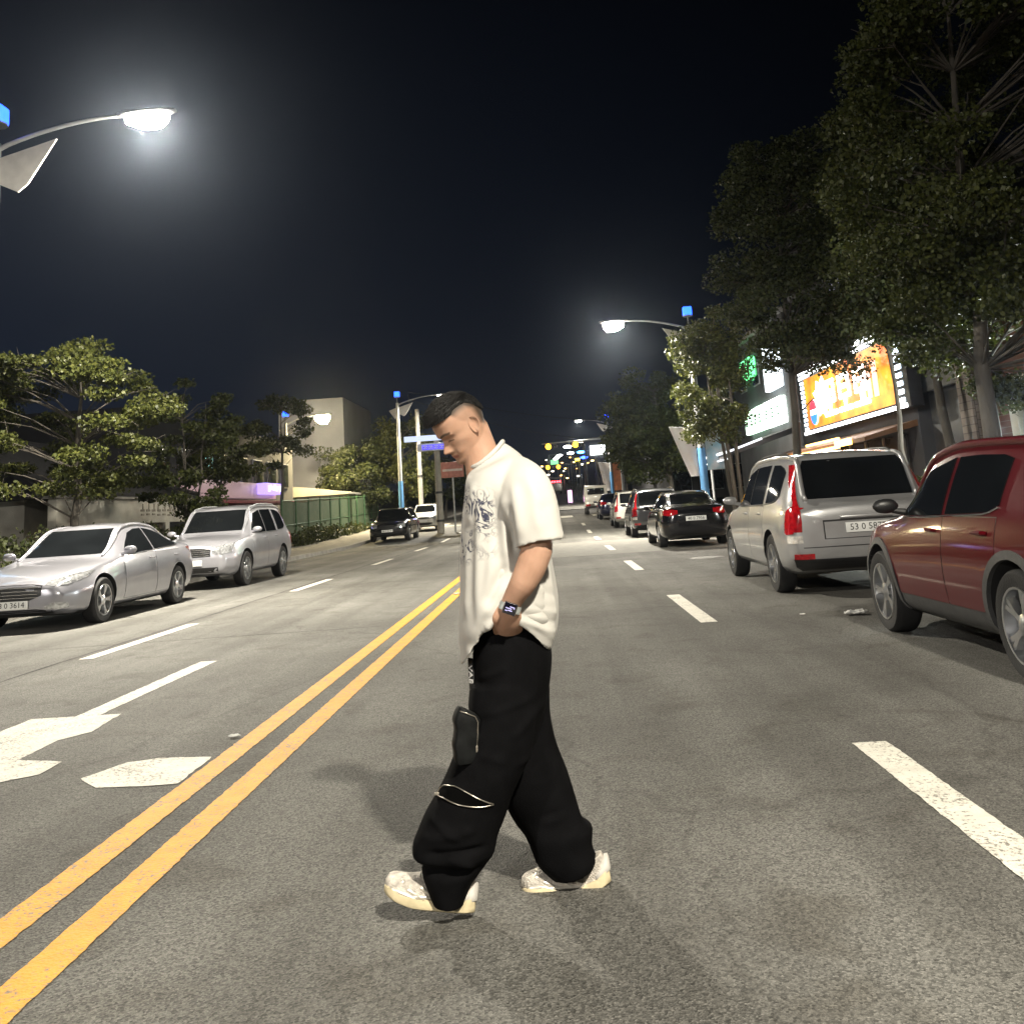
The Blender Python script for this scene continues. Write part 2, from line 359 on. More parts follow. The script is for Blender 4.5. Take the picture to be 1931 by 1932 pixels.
            patch([(Z(.255), sg * hw * .68, sg * hw * .90), (Z(.295), sg * hw * .68, sg * hw * .90)], 'Bk', 'v', .01, 4, 6).build('reflector', TAILR, root)
            patch([(Z(.365), sg * hw * .80, sg * hw * .955), (Z(.415), sg * hw * .80, sg * hw * .955)], 'Bk', 'v', .008, 4, 5).build('reversing_lamp', TAILC, root)
        else:
            patch([(sg * hw * .48, Z(.43), Z(.50)), (sg * hw * .68, Z(.42), Z(.53)), (sg * hw * .86, Z(.46), Z(.55))], 'Fr', 'u', .006, 10, 6).build('headlight', HEADL, root)
            patch([(sg * hw * .66, Z(.50), Z(.60)), (sg * hw * .90, Z(.50), Z(.625))], 'Bk', 'u', .006, 8, 6).build('tail_light', TAILR, root)
        if s['rails']:
            rl = MB(); ys = sg * hw * .66
            pts = [proj(X(q), ys, 'T', o) for q, o in ((.40, .0), (.43, .045), (.55, .05), (.70, .05), (.82, .045), (.86, .0))]
            rl.tube(pts, .016, 8); rl.build('roof_rail', s.get('railmat', TRIM), root)
    patch([(Z(a), b * hw, c * hw) for a, b, c in ws], 'Fr', 'v', .004, 12, 14).build('windscreen', GLASS, root)
    patch([(Z(a), b * hw, c * hw) for a, b, c in rw], 'Bk', 'v', .004, 12, 14).build('rear_window', GLASS, root)
    # front: grille, lower intake, plate
    if kind == 'sedan':
        gr = patch([(-hw * .47, Z(.34), Z(.43)), (-hw * .3, Z(.30), Z(.447)), (hw * .3, Z(.30), Z(.447)), (hw * .47, Z(.34), Z(.43))], 'Fr', 'u', .003, 12, 5).build('grille', TRIM, root)
        bars = MB()
        for z_ in (.325, .355, .385, .415): bars.tube([proj(y, Z(z_ + .005 - abs(y) * .01), 'Fr', .009) for y in np.linspace(-hw * .42, hw * .42, 12)], .0055, 6)
        bars.build('grille_bars', s.get('bars', CHROME), gr)
        patch([(-hw * .62, Z(.165), Z(.195)), (-hw * .4, Z(.155), Z(.215)), (hw * .4, Z(.155), Z(.215)), (hw * .62, Z(.165), Z(.195))], 'Fr', 'u', .003, 12, 4).build('lower_intake', TRIM, root)
        pz, rz_ = .262, .50
    elif kind == 'suv':
        gr = patch([(-hw * .46, Z(.385), Z(.485)), (hw * .46, Z(.385), Z(.485))], 'Fr', 'u', .003, 12, 5).build('grille', TRIM, root)
        bars = MB()
        for z_ in (.40, .422, .444, .466): bars.tube([proj(y, Z(z_), 'Fr', .01) for y in np.linspace(-hw * .44, hw * .44, 12)], .010, 6)
        bars.build('grille_bars', CHROME, gr)
        patch([(-hw * .62, Z(.20), Z(.26)), (hw * .62, Z(.20), Z(.26))], 'Fr', 'u', .003, 12, 4).build('lower_intake', TRIM, root)
        pz, rz_ = .315, .455
    else:
        patch([(-hw * .46, Z(.44), Z(.485)), (hw * .46, Z(.44), Z(.485))], 'Fr', 'u', .003, 12, 5).build('grille', TRIM, root)
        patch([(-hw * .62, Z(.20), Z(.30)), (hw * .62, Z(.20), Z(.30))], 'Fr', 'u', .003, 12, 4).build('lower_intake', TRIM, root)
        pz, rz_ = .37, .45
    def plate(ax, z_, txt):
        sg = 1 if ax == 'Fr' else -1; p = proj(0, Z(z_), ax, .014); pm = MB()
        pm.box((p.x, 0, p.z), (.014, .52, .115), 0, .004, 0)
        po = pm.build('number_plate', [PLATE], root)
        if txt:
            tm = MB(); M = Matrix.Translation((p.x + sg * .009, 0, p.z)) @ Matrix.Rotation(R(90 * sg), 4, 'Z') @ Matrix.Rotation(R(90), 4, 'X')
            text_mesh(txt, .105, M, .001, tm); tm.build('plate_lettering', INK, po, smooth=False)
    plate('Fr', pz, s['plate']); plate('Bk', rz_, s['plate'])
    if s.get('bumper'):   # dark lower bumper at the back
        patch([(Z(.185), -hw * .80, hw * .80), (Z(.21), -hw * .87, hw * .87), (Z(s['bumper']), -hw * .90, hw * .90)], 'Bk', 'v', .014, 8, 26, .02).build('bumper', TRIM, root)
    if s.get('hatchline'):
        hl = MB()
        hl.tube([proj(y, Z(s['hatchline']), 'Bk', .002) for y in np.linspace(-hw * .80, hw * .80, 14)], .006, 5); hl.build('tailgate_seam', TRIM, root)
        hn = MB(); p = proj(0, Z(.525), 'Bk', .012); hn.box((p.x, 0, p.z), (.03, .62, .03), 0, .01); hn.build('tailgate_grip', s.get('grip', CHROME), root)
        rc = patch([(-hw * .54, Z(.385), Z(.512)), (hw * .54, Z(.385), Z(.512))], 'Bk', 'u', .0025, 8, 4).build('recess_edge', TRIM, root)
        patch([(-hw * .525, Z(.39), Z(.500)), (hw * .525, Z(.39), Z(.500))], 'Bk', 'u', .004, 8, 4).build('plate_recess', s.get('recess', pmat), root)
    if s.get('spoiler'):
        sp = patch([(X(.86), -hw * .58, hw * .58), (X(.925), -hw * .56, hw * .56)], 'T', 'u', .03, 4, 12, .05); sp.build('roof_spoiler', pmat, root)
    return root
# ------------------------------------------------------------------ the walking man
PY0 = 3.42                                   # his middle plane, metres ahead of the camera
def W2(p, y=PY0): return at(p[0], p[1], y)
def ell(front, back, hd, y=PY0, n=40, p=2.3, near=1.0, far=1.0, dz=None):
    """ring through a front and a back point; half depth hd towards and away from the camera"""
    f = W2(front, y) if len(front) == 2 else Vector(front); b = W2(back, y) if len(back) == 2 else Vector(back)
    c = (f + b) / 2; a = (f - b) / 2; out = []
    for k in range(n):
        t = 2 * math.pi * k / n; ct, st = math.cos(t), math.sin(t)
        x = math.copysign(abs(ct) ** (2 / p), ct); s = math.copysign(abs(st) ** (2 / p), st)
        q = c + a * x + Vector((0, -hd * s * (near if s > 0 else far), 0))
        if dz: q.z += dz(t)
        out.append(q)
    return out
def smooth_rings(keys, steps):
    """pchip between key rings (equal counts)"""
    K = np.array([[list(q) for q in r] for r in keys]); m = len(keys); t = np.arange(m)
    tt = np.linspace(0, m - 1, (m - 1) * steps + 1); out = np.empty((len(tt), K.shape[1], 3))
    for j in range(K.shape[1]):
        for c in range(3): out[:, j, c] = pchip(t, K[:, j, c], tt)
    return [[tuple(q) for q in r] for r in out]
def remesh(o, vox, smooth_it=4, fac=.5):
    md = o.modifiers.new('r', 'REMESH'); md.mode = 'VOXEL'; md.voxel_size = vox; md.use_smooth_shade = True
    if smooth_it:
        sm = o.modifiers.new('s', 'SMOOTH'); sm.factor = fac; sm.iterations = smooth_it
    apply_mods(o); o.data.polygons.foreach_set('use_smooth', [True] * len(o.data.polygons)); o.data.update()
def tube_rings(path, n=20):
    """path: (centre, radius along travel-front, radius towards the camera) -> rings square to the path"""
    P = [Vector(p[0]) for p in path]; out = []
    for i, p in enumerate(path):
        t = (P[min(i + 1, len(P) - 1)] - P[max(i - 1, 0)]).normalized(); side = Vector((0, -1, 0)); side = (side - t * side.dot(t)).normalized(); fr = side.cross(t).normalized()
        out.append([P[i] + fr * p[1] * math.cos(a) + side * p[2] * math.sin(a) for a in np.linspace(0, 2 * math.pi, n + 1)[:-1]])
    return out
def displace(o, fn):
    me = o.data; n = len(me.vertices); co = np.empty(n * 3); me.vertices.foreach_get('co', co); co = co.reshape(-1, 3)
    no = np.empty(n * 3); me.vertices.foreach_get('normal', no); no = no.reshape(-1, 3)
    co = co + no * fn(co, no)[:, None]; me.vertices.foreach_set('co', co.ravel()); me.update()
def fold(co, a, b, w, amp, taper=.25):
    """soft ridge along the segment a-b (photo pixels on the man's near side), seen in x and z"""
    A, B = W2(a, PY0 - .22), W2(b, PY0 - .22); A = np.array([A.x, A.z]); B = np.array([B.x, B.z]); d = B - A; L = np.linalg.norm(d); d /= L
    q = co[:, [0, 2]] - A; s = q @ d / L; u = q @ np.array([-d[1], d[0]])
    e = np.clip(np.minimum(s, 1 - s) / taper, 0, 1); e = e * e * (3 - 2 * e)
    return amp * np.exp(-(u / w) ** 2) * e

man = thing('person', 'man in an oversized white T-shirt and baggy black trousers striding across the road', 'person', (0, 0, 0))
NEAR = PY0 - .105; FAR = PY0 + .105

# ---- head, in its own axes (x face, y his left, z up), 0.235 m tall
HZ = [-.118, -.112, -.102, -.09, -.078, -.060, -.041, -.024, .0005, .020, .052, .080, .1, .112, .1175]
FZ = lambda z: z + np.interp(z, [-.118, -.09, -.068, -.04, -.01, .02, .06, .09], [0, .005, .0095, .012, .0145, .0150, .009, 0])
HXF = [.040, .066, .083, .0865, .082, .086, .084, .081, .080, .088, .0875, .075, .053, .026, .006]
HXB = [-.01, -.025, -.04, -.052, -.058, -.066, -.075, -.085, -.096, -.100, -.097, -.082, -.058, -.028, -.006]
HW = [.022, .034, .046, .055, .062, .067, .070, .073, .0755, .0765, .075, .065, .048, .026, .006]
def head_surface(nz=110, nt=150, hair=None):
    rows = []
    zs = pchip(np.arange(len(HZ)), HZ, np.linspace(0, len(HZ) - 1, nz))
    xf, xb, w = pchip(HZ, HXF, zs), pchip(HZ, HXB, zs), pchip(HZ, HW, zs)
    th = np.linspace(0, 2 * np.pi, nt + 1)[:-1]; out = np.empty((nz, nt, 3))
    for i, z in enumerate(zs):
        cx = -.008 + .012 * np.clip((z + .03) / -.08, 0, 1); c, s = np.cos(th), np.sin(th)
        pf = 2.25 if z > -.06 else 2.0
        ex = np.where(c > 0, 2 / pf, 2 / 2.1); x = np.where(c > 0, np.abs(c) ** ex * (xf[i] - cx), -np.abs(c) ** ex * (cx - xb[i])) + cx
        y = np.sign(s) * np.abs(s) ** (2 / 2.2) * w[i]; out[i, :, 0], out[i, :, 1], out[i, :, 2] = x, y, z
    return out
def sculpt(P):
    x, y, z = P[..., 0].copy(), P[..., 1].copy(), FZ(P[..., 2]); ay = np.abs(y); fr = np.clip((x - .03) / .03, 0, 1); g = lambda v, c, w: np.exp(-((v - c) / w) ** 2)
    nh = np.interp(z, [-.042, -.036, -.03, -.022, -.01, .004, .018, .03], [0, .012, .026, .030, .022, .013, .004, 0]); nw = np.interp(z, [-.04, -.025, -.005, .02], [.013, .0125, .010, .008])
    dx = nh * np.exp(-(y / nw) ** 2) + .009 * g(ay, .0145, .0065) * g(z, -.029, .007)
    dx += -.011 * g(ay, .031, .017) * g(z, .015, .011) + .0065 * g(ay, .033, .013) * g(z, .011, .0075) + .004 * g(z, .034, .008) * (ay < .055)
    dx += .0055 * g(y, 0, .022) * g(z, -.0525, .0045) + .006 * g(y, 0, .019) * g(z, -.0645, .0055) - .004 * g(y, 0, .026) * g(z, -.0585, .0022) - .003 * g(y, 0, .025) * g(z, -.075, .006)
    dx += .004 * g(y, 0, .022) * g(z, -.098, .012) - .003 * g(ay, .028, .006) * g(z, -.045, .012)
    out = P.copy(); out[..., 0] = x + dx * fr; k = .004 * g(z, -.006, .016) * g(x, .05, .025); out[..., 1] = y + np.sign(y) * k - np.sign(y) * .004 * g(z, -.045, .02) * g(x, .045, .02)
    return out
HR = Matrix.Rotation(R(180), 3, 'Z') @ Matrix.Rotation(R(27), 3, 'Z') @ Matrix.Rotation(R(36), 3, 'Y') @ Matrix.Rotation(R(-4), 3, 'X')
HC = W2((869, 806), PY0 - .01)
HS = 1.0
def HT(p): return HC + HR @ (Vector(p) * HS)
def HT_np(A): M = np.array(HR); return np.asarray(A) @ M.T * HS + np.array(HC)

# ---- body: head, neck, trunk, arms, hands and legs grown into one skin
bd = MB()
hp = sculpt(head_surface()); bd.loft([[tuple(q) for q in r] for r in HT_np(hp)])
neck_top = HT((-.03, 0, -.035)); neck_base = W2((918, 905))
nk = [(neck_top + (HT((-.03, 0, .02)) - neck_top), .055, .052), (neck_top, .06, .055), ((neck_top + neck_base) / 2 + Vector((.006, 0, 0)), .063, .060), (neck_base, .072, .075), (neck_base + Vector((.03, 0, -.07)), .09, .12)]
bd.loft(tube_rings(nk, 24))
trunk = [ell((905, 905), (965, 890), .08, n=32), ell((885, 945), (1000, 910), .17, n=32), ell((885, 1010), (1015, 985), .18, n=32), ell((890, 1100), (1025, 1085), .165, n=32), ell((900, 1190), (1025, 1190), .165, n=32), ell((905, 1260), (1020, 1260), .16, n=32)]
bd.loft(smooth_rings(trunk, 5))
for sgn, yy in ((-1, NEAR), (1, FAR)):                 # legs inside the trousers
    if sgn < 0: L_ = [((960, 1230), .075), ((925, 1380), .07), ((880, 1500), .056), ((862, 1590), .05), ((855, 1660), .036), ((850, 1690), .04)]
    else: L_ = [((975, 1230), .075), ((990, 1380), .07), ((1010, 1480), .056), ((1045, 1560), .05), ((1075, 1620), .036), ((1080, 1650), .04)]
    bd.loft(tube_rings([(W2(p, yy), r, r) for p, r in L_], 16))
def arm(pts):
    """pts: (centre, half width seen, half depth)"""
    bd.loft(smooth_rings(tube_rings(pts, 20), 4))
YA = PY0 - .25
arm([(W2((975, 925), PY0 - .19), .052, .05), (W2((1000, 975), YA), .056, .052), (W2((1012, 1030), YA - .01), .052, .049), (W2((1004, 1062), YA - .015), .050, .047), (W2((988, 1097), YA - .015), .044, .042), (W2((968, 1130), YA + .004), .034, .030), (W2((960, 1147), YA + .014), .0325, .025)])
def hand(y0, sgn):
    """palm, four fingers and a thumb going down into the trouser pocket"""
    o = lambda x, y, d=0.0: W2((x, y), y0 + d * sgn)
    bd.loft(smooth_rings(tube_rings([(o(964, 1140), .032, .026), (o(958, 1157, .012), .045, .025), (o(958, 1174, .034), .048, .026), (o(962, 1192, .075), .043, .022)], 20), 4))
    for k, (dx, L, r) in enumerate(((-22, 62, .0098), (-8, 72, .0102), (6, 66, .0098), (19, 50, .0088))):
        b = o(961 + dx, 1182, .062); j1 = o(963 + dx * .95, 1186 + L * .4, .10); j2 = o(962 + dx * .85, 1186 + L * .8, .115); tip = o(958 + dx * .8, 1186 + L * 1.05, .118)
        bd.loft(smooth_rings(tube_rings([(b, r * 1.15, r * 1.15), (j1, r, r), (j2, r * .92, r * .92), (tip, r * .6, r * .6)], 12), 3))
    tb = [(o(945, 1150, .004), .016, .015), (o(936, 1164, .004), .014, .013), (o(934, 1180, .03), .012, .012), (o(938, 1198, .08), .0105, .0105), (o(941, 1210, .09), .006, .006)]
    bd.loft(smooth_rings(tube_rings(tb, 12), 3))
hand(YA + .016, 1)
YB = PY0 + .25
arm([(W2((975, 925), PY0 + .19), .052, .05), (W2((1000, 975), YB), .056, .052), (W2((1008, 1030), YB + .01), .052, .049), (W2((1000, 1062), YB + .015), .050, .047), (W2((985, 1097), YB + .015), .044, .042), (W2((968, 1130), YB + .005), .034, .030), (W2((960, 1147), YB - .003), .0325, .025)])
hand(YB - .016, -1)
SKIN = mat('skin', (.37, .215, .145), .62, spec=.3, var=.10, vscale=18, bump=.06, bscale=260, col2=(.44, .265, .185))
nt = SKIN.node_tree; sb = nt.nodes['Principled BSDF']; sb.inputs['Subsurface Weight'].default_value = .12; sb.inputs['Subsurface Scale'].default_value = .008; sb.inputs['Subsurface Radius'].default_value = (1, .35, .2)
# stubble, brows and lips have a colour of their own: mixed in through a colour attribute
at_n = nt.nodes.new('ShaderNodeAttribute'); at_n.attribute_name = 'tone'; mx = nt.nodes.new('ShaderNodeMix'); mx.data_type = 'RGBA'
src = sb.inputs['Base Color'].links[0].from_socket
nt.links.new(at_n.outputs['Alpha'], mx.inputs['Factor']); nt.links.new(src, mx.inputs['A']); nt.links.new(at_n.outputs['Color'], mx.inputs['B']); nt.links.new(mx.outputs['Result'], sb.inputs['Base Color'])
body = bd.build('body', SKIN, man); remesh(body, .0038, 3, .5)
def paint_tone(o):
    me = o.data; n = len(me.vertices); co = np.empty(n * 3); me.vertices.foreach_get('co', co); co = co.reshape(-1, 3)
    h = (co - np.array(HC)) @ np.array(HR) / HS; x, y, zr = h.T; z = FZ(zr); ay = np.abs(y); A = np.zeros((n, 4)); g = lambda v, c, w: np.exp(-((v - c) / w) ** 2)
    inhead = (zr > -.125) & (zr < .13) & (np.abs(x) < .13) & (ay < .1)
    # cropped sides: dark by the long hair and at the back, shading into skin above the ear; a short side-burn in front of it
    edge = np.interp(zr, [-.06, -.03, .0, .022, .035, .055, .075], [-.075, -.055, -.012, .006, .020, .030, .040])
    zb_ = np.interp(x, [-.10, -.07, -.05, -.03, .0, .02, .04], [.0, .03, .055, .074, .076, .074, .066])
    topd = np.clip((zr - (zb_ - .040)) / .040, 0, 1) ** 1.5; backd = np.clip((-.028 - x) / .035, 0, 1) * np.clip((zr + .060) / .03, 0, 1)
    fade = np.clip((edge - x) / .012, 0, 1) * np.clip((zr + .052 - np.where(x > -.035, .046, 0)) / .035, 0, 1)
    f = np.clip(fade * np.maximum(.30, np.maximum(topd, backd) * .97), 0, .97) * inhead
    A[:, :3] = np.array([.040, .028, .020]); A[:, 3] = f
    brow = np.clip(1.5 * g(z - (.034 + .005 * np.sin(np.clip((ay - .012) / .04, 0, 1) * 2.6)), 0, .0042) * (ay > .010) * (ay < .054) * (x > .04) - .25, 0, .9)
    A[:, 3] = np.maximum(A[:, 3], brow * inhead)
    lash = np.clip(1.5 * g(z - (.0075 - .10 * (ay - .033) ** 2 / .02), 0, .0026) * (ay > .017) * (ay < .048) * (x > .04) - .3, 0, .85)
    A[:, 3] = np.maximum(A[:, 3], lash * inhead)
    lip = np.clip(g(z, -.0585, .009) * 1.4 - .35, 0, .75) * (ay < .025) * (x > .06) * inhead; m = lip > A[:, 3]; A[m, :3] = np.array([.26, .085, .07]); A[m, 3] = lip[m]
    line = g(z, -.0583, .0022) * (ay < .027) * (x > .06) * inhead * .8; m = line > A[:, 3]; A[m, :3] = np.array([.06, .02, .018]); A[m, 3] = line[m]
    beard = (.32 * g(z, -.043, .006) * (ay < .03) + .28 * g(z, -.092, .016) * (ay < .045)) * (x > .04) * inhead; m = beard > A[:, 3]; A[m, :3] = np.array([.10, .06, .045]); A[m, 3] = beard[m]
    nost = .8 * g(ay, .009, .0045) * g(z, -.0375, .003) * (x > .07) * inhead; m = nost > A[:, 3]; A[m, :3] = np.array([.06, .02, .018]); A[m, 3] = nost[m]
    ca = me.color_attributes.new('tone', 'FLOAT_COLOR', 'POINT'); ca.data.foreach_set('color', A.ravel())
# ears: a rim, a bowl and a lobe, joined to the head
em = MB()
for sg in (1, -1):
    e0 = Vector((-.017, sg * .0775, -.004)); rows = []
    for k, t in enumerate(np.linspace(0, 1, 9)):
        ring = []
        for a in np.linspace(0, 2 * math.pi, 25)[:-1]:
            ex = .0175 * (1 + .15 * math.sin(a)) * t; ez = .031 * t
            lift = (.011 * t ** 2 + (.0025 if .7 < t < .95 else 0)) * (1.0 if math.cos(a) < .15 else .12)
            ring.append(HT(e0 + Vector((ex * math.cos(a) - .004 * math.sin(a), sg * (lift * (.8 + .5 * (-math.cos(a)))), ez * math.sin(a)))))
        rows.append(ring)
    back = [HT(e0 + Vector((.013 * math.cos(a) - .004 * math.sin(a), sg * -.016, .024 * math.sin(a)))) for a in np.linspace(0, 2 * math.pi, 25)[:-1]]
    em.loft(rows + [back])
tmp = em.build('ears', SKIN, man); bm = bmesh.new(); bm.from_mesh(body.data); bm.from_mesh(tmp.data); bm.to_mesh(body.data); bm.free(); em_ = tmp.data; bpy.data.objects.remove(tmp); bpy.data.meshes.remove(em_)
body.data.polygons.foreach_set('use_smooth', [True] * len(body.data.polygons))
paint_tone(body)

# ---- hair: swept-forward top, cropped sides are in the skin tone
HAIR = mat('black hair', (.0065, .006, .0058), .42, var=.4, vscale=60, bump=.2, bscale=120, spec=.34)
hm = MB(); P = head_surface(90, 120); x, y, z = P[..., 0], P[..., 1], P[..., 2]; ay = np.abs(y)
lowz = np.interp(x, [-.10, -.085, -.065, -.04, .0, .018, .034, .06, .09], [.000, .014, .046, .074, .080, .077, .068, .068, .072])
over = np.clip((z - lowz) / .014, -1, 1)
th = np.where(over > 0, .001 + .006 * over, 0.0) * np.clip((over + .0) / .5, 0, 1) + np.clip((x - .0) / .08, 0, 1) * .006 * np.clip(over, 0, 1)
nrm = P / np.linalg.norm(P, axis=2, keepdims=True)
wob = np.array([[mnoise.noise(Vector((q[0] * 14, q[1] * 60, q[2] * 20))) for q in r] for r in P]) * .005
Q = P + nrm * (th + np.where(over > .3, wob, 0))[..., None] - nrm * np.where(over <= 0, .006, 0)[..., None]
fw = np.clip((x - .045) / .04, 0, 1) * np.clip(over, 0, 1); Q[..., 0] += .010 * fw; Q[..., 2] -= .002 * fw
keep = np.max(over, axis=1) > -.5; rows = [r for r, k in zip(HT_np(Q), keep) if k]
hm.loft([[tuple(q) for q in r] for r in rows])
hs = np.random.default_rng(5); cand = np.argwhere(over > .12); pick = cand[hs.integers(0, len(cand), 4200)]
for (a_, b_) in pick:                       # short strands, combed forward on top, lying down at the sides
    p = P[a_, b_]; n_ = nrm[a_, b_]; ov_ = float(over[a_, b_]); top_ = float(np.clip((p[2] - .07) / .035, 0, 1)); frt = float(np.clip((p[0] - .02) / .06, 0, 1))
    d = np.array([.95, hs.normal(0, .16), -.10 - .55 * (1 - top_) + .25 * frt]); d = d - n_ * d.dot(n_) * (.8 - .5 * frt); d /= np.linalg.norm(d)
    L = (.012 + .020 * top_ + .016 * frt) * ov_ ** .5 * hs.uniform(.7, 1.2); lift = (.30 + .45 * frt * top_) * hs.uniform(.5, 1.2); r0 = p + n_ * (.003 + (.006 + .008 * top_) * max(0.0, ov_) * hs.uniform(.6, 1.05)); pts = []
    for t in (0, .35, .7, 1.0): pts.append(HT(r0 + d * L * t + n_ * L * lift * (t - .75 * t * t)))
    hm.tube(pts, [.0012, .0013, .0009, .0002], 3, caps=False)
hm.build('hair', HAIR, man, angle=180)

# ---- T-shirt
def hemz(t):
    """hem lifted over the pocket on both sides, low in front"""
    s = abs(math.sin(t)); c = math.cos(t)
    return .128 * s ** 3.3 * (1 if math.sin(t) > 0 else .8) - (.012 if c > .5 else 0)
NSH = 72
csag = lambda t: -.020 * abs(math.sin(t)) ** 1.5
sh = [ell((889, 882), (947, 834), .070, n=NSH, dz=csag), ell((882, 894), (962, 843), .098, n=NSH, dz=csag), ell((878, 909), (985, 860), .165, n=NSH), ell((876, 932), (1006, 888), .205, n=NSH), ell((873, 965), (1020, 925), .222, n=NSH), ell((870, 1015), (1030, 985), .226, n=NSH),
      ell((869, 1075), (1040, 1055), .225, n=NSH), ell((869, 1140), (1050, 1125), .228, n=NSH, dz=lambda t: hemz(t) * .3), ell((868, 1195), (1050, 1180), .232, n=NSH, dz=lambda t: hemz(t) * .66), ell((871, 1243), (1041, 1220), .228, n=NSH, dz=hemz)]
outer = smooth_rings(sh, 8)
inner = []
for r in outer[::-1][:26]:                 # the cloth turns in at the hem and goes back up inside
    c = sum((Vector(q) for q in r), Vector()) / len(r); inner.append([tuple(c + (Vector(q) - c) * .93 + Vector((0, 0, .004))) for q in r])
tm = MB(); c0 = [tuple(Vector(q) + Vector((0, 0, -.03))) for q in ell((894, 887), (943, 840), .060, n=NSH, dz=csag)]
tm.loft([c0] + outer + inner)
def sleeve(s):
    y = lambda k: PY0 + s * k
    ks = [(W2((962, 895), y(.10)), .075, .05), (W2((985, 915), y(.185)), .088, .062), (W2((1000, 950), y(.235)), .090, .070), (W2((1010, 985), y(.255)), .086, .071), (W2((1018, 1027), y(.262)), .083, .070)]
    rings = smooth_rings(tube_rings(ks, 40), 6)
    f = []
    for r in rings[-1:] + rings[::-1][:8]:
        c = sum((Vector(q) for q in r), Vector()) / len(r); f.append([tuple(c + (Vector(q) - c) * .86 + Vector((.003, 0, .006))) for q in r])
    tm.loft(rings + f)
sleeve(-1); sleeve(1)
SHIRT = mat('white cotton', (.50, .487, .455), .85, var=.03, vscale=5, bump=.12, bscale=420, spec=.25)
shirt = tm.build('shirt', SHIRT, man); remesh(shirt, .0062, 6, .5)
def shirt_folds(co, no):
    near = np.clip((PY0 - .03 - co[:, 1]) / .08, 0, 1); d = np.zeros(len(co))
    for a, b, w, amp in (((905, 900), (900, 1190), .016, .012), ((893, 905), (884, 1000), .012, .009), ((928, 905), (940, 1090), .018, -.012), ((946, 920), (958, 1075), .016, .012), ((958, 945), (972, 1050), .013, -.013),
                         ((968, 905), (985, 1020), .016, .007), ((1000, 900), (1022, 1015), .018, .006), ((985, 890), (1030, 960), .02, .006), ((940, 1000), (905, 1200), .022, .010), ((955, 1060), (915, 1150), .016, -.010), ((962, 1085), (880, 1225), .02, .011), ((925, 1150), (880, 1240), .013, -.010), ((930, 1165), (896, 1240), .012, .010),
                         ((960, 1140), (1085, 1172), .010, .0035), ((960, 1150), (1085, 1196), .009, -.004), ((960, 1160), (1085, 1220), .009, .004), ((975, 1090), (1080, 1150), .014, -.004), ((1034, 1040), (1050, 1200), .014, .006), ((1012, 1060), (1036, 1200), .014, -.006), ((880, 1020), (876, 1180), .012, .008), ((1000, 1170), (1060, 1230), .010, .003)):
        d += fold(co, a, b, w, amp)
    small = np.array([mnoise.noise(Vector((p[0] * 9, p[1] * 9, p[2] * 5))) for p in co]) * .006
    return d * near + small + .006 * np.sin(co[:, 1] * 46 + co[:, 2] * 7) * np.clip((co[:, 0] + .30) / .2, 0, 1) * np.clip((1.25 - co[:, 2]) / .3, 0, 1)
displace(shirt, shirt_folds)
# printed sketch on the chest (ink in the cloth)
nt = SHIRT.node_tree; b = nt.nodes['Principled BSDF']; tc = nt.nodes.new('ShaderNodeTexCoord'); N = nt.nodes.new; Lk = nt.links.new
def math_(op, a, b_=None, c=None):
    n = N('ShaderNodeMath'); n.operation = op; n.use_clamp = False
    for i, v in enumerate((a, b_, c)):
        if v is None: continue
        if isinstance(v, (int, float)): n.inputs[i].default_value = v
        else: Lk(v, n.inputs[i])
    return n.outputs[0]
sx = N('ShaderNodeSeparateXYZ'); Lk(tc.outputs['Object'], sx.inputs[0]); X_, Y_, Z_ = sx.outputs
pc = W2((890, 990), PY0 - .15)
nz = N('ShaderNodeTexNoise'); nz.inputs['Scale'].default_value = 19; nz.inputs['Detail'].default_value = 5; nz.inputs['Distortion'].default_value = 1.6; Lk(tc.outputs['Object'], nz.inputs['Vector'])
ridge = math_('SUBTRACT', 1.0, math_('MULTIPLY', math_('ABSOLUTE', math_('SUBTRACT', nz.outputs['Fac'], .5)), 16.0))
nz2 = N('ShaderNodeTexNoise'); nz2.inputs['Scale'].default_value = 9; nz2.inputs['Detail'].default_value = 2; Lk(tc.outputs['Object'], nz2.inputs['Vector'])
rz2 = math_('POWER', math_('DIVIDE', math_('SUBTRACT', Z_, pc.z), .135), 2.0); ry2 = math_('POWER', math_('DIVIDE', math_('SUBTRACT', Y_, PY0 - .11), .18), 2.0)
reg = math_('SUBTRACT', 1.15, math_('ADD', rz2, ry2)); front = math_('MULTIPLY', math_('SUBTRACT', -.185, X_), 26.0)
def clamp(v):
    n = N('ShaderNodeClamp'); Lk(v, n.inputs[0]); return n.outputs[0]
mask = math_('MULTIPLY', math_('MULTIPLY', clamp(ridge), clamp(reg)), math_('MULTIPLY', clamp(front), clamp(math_('MULTIPLY', math_('SUBTRACT', nz2.outputs['Fac'], .34), 5.0))))
soft = math_('MULTIPLY', math_('MULTIPLY', clamp(reg), clamp(front)), clamp(math_('MULTIPLY', math_('SUBTRACT', nz2.outputs['Fac'], .46), 2.6)))
mask = clamp(math_('ADD', math_('MULTIPLY', mask, 2.2), math_('MULTIPLY', soft, .6)))
mxn = N('ShaderNodeMix'); mxn.data_type = 'RGBA'; srcs = b.inputs['Base Color'].links[0].from_socket
Lk(mask, mxn.inputs['Factor']); Lk(srcs, mxn.inputs['A']); mxn.inputs['B'].default_value = (.035, .038, .065, 1); Lk(mxn.outputs['Result'], b.inputs['Base Color'])

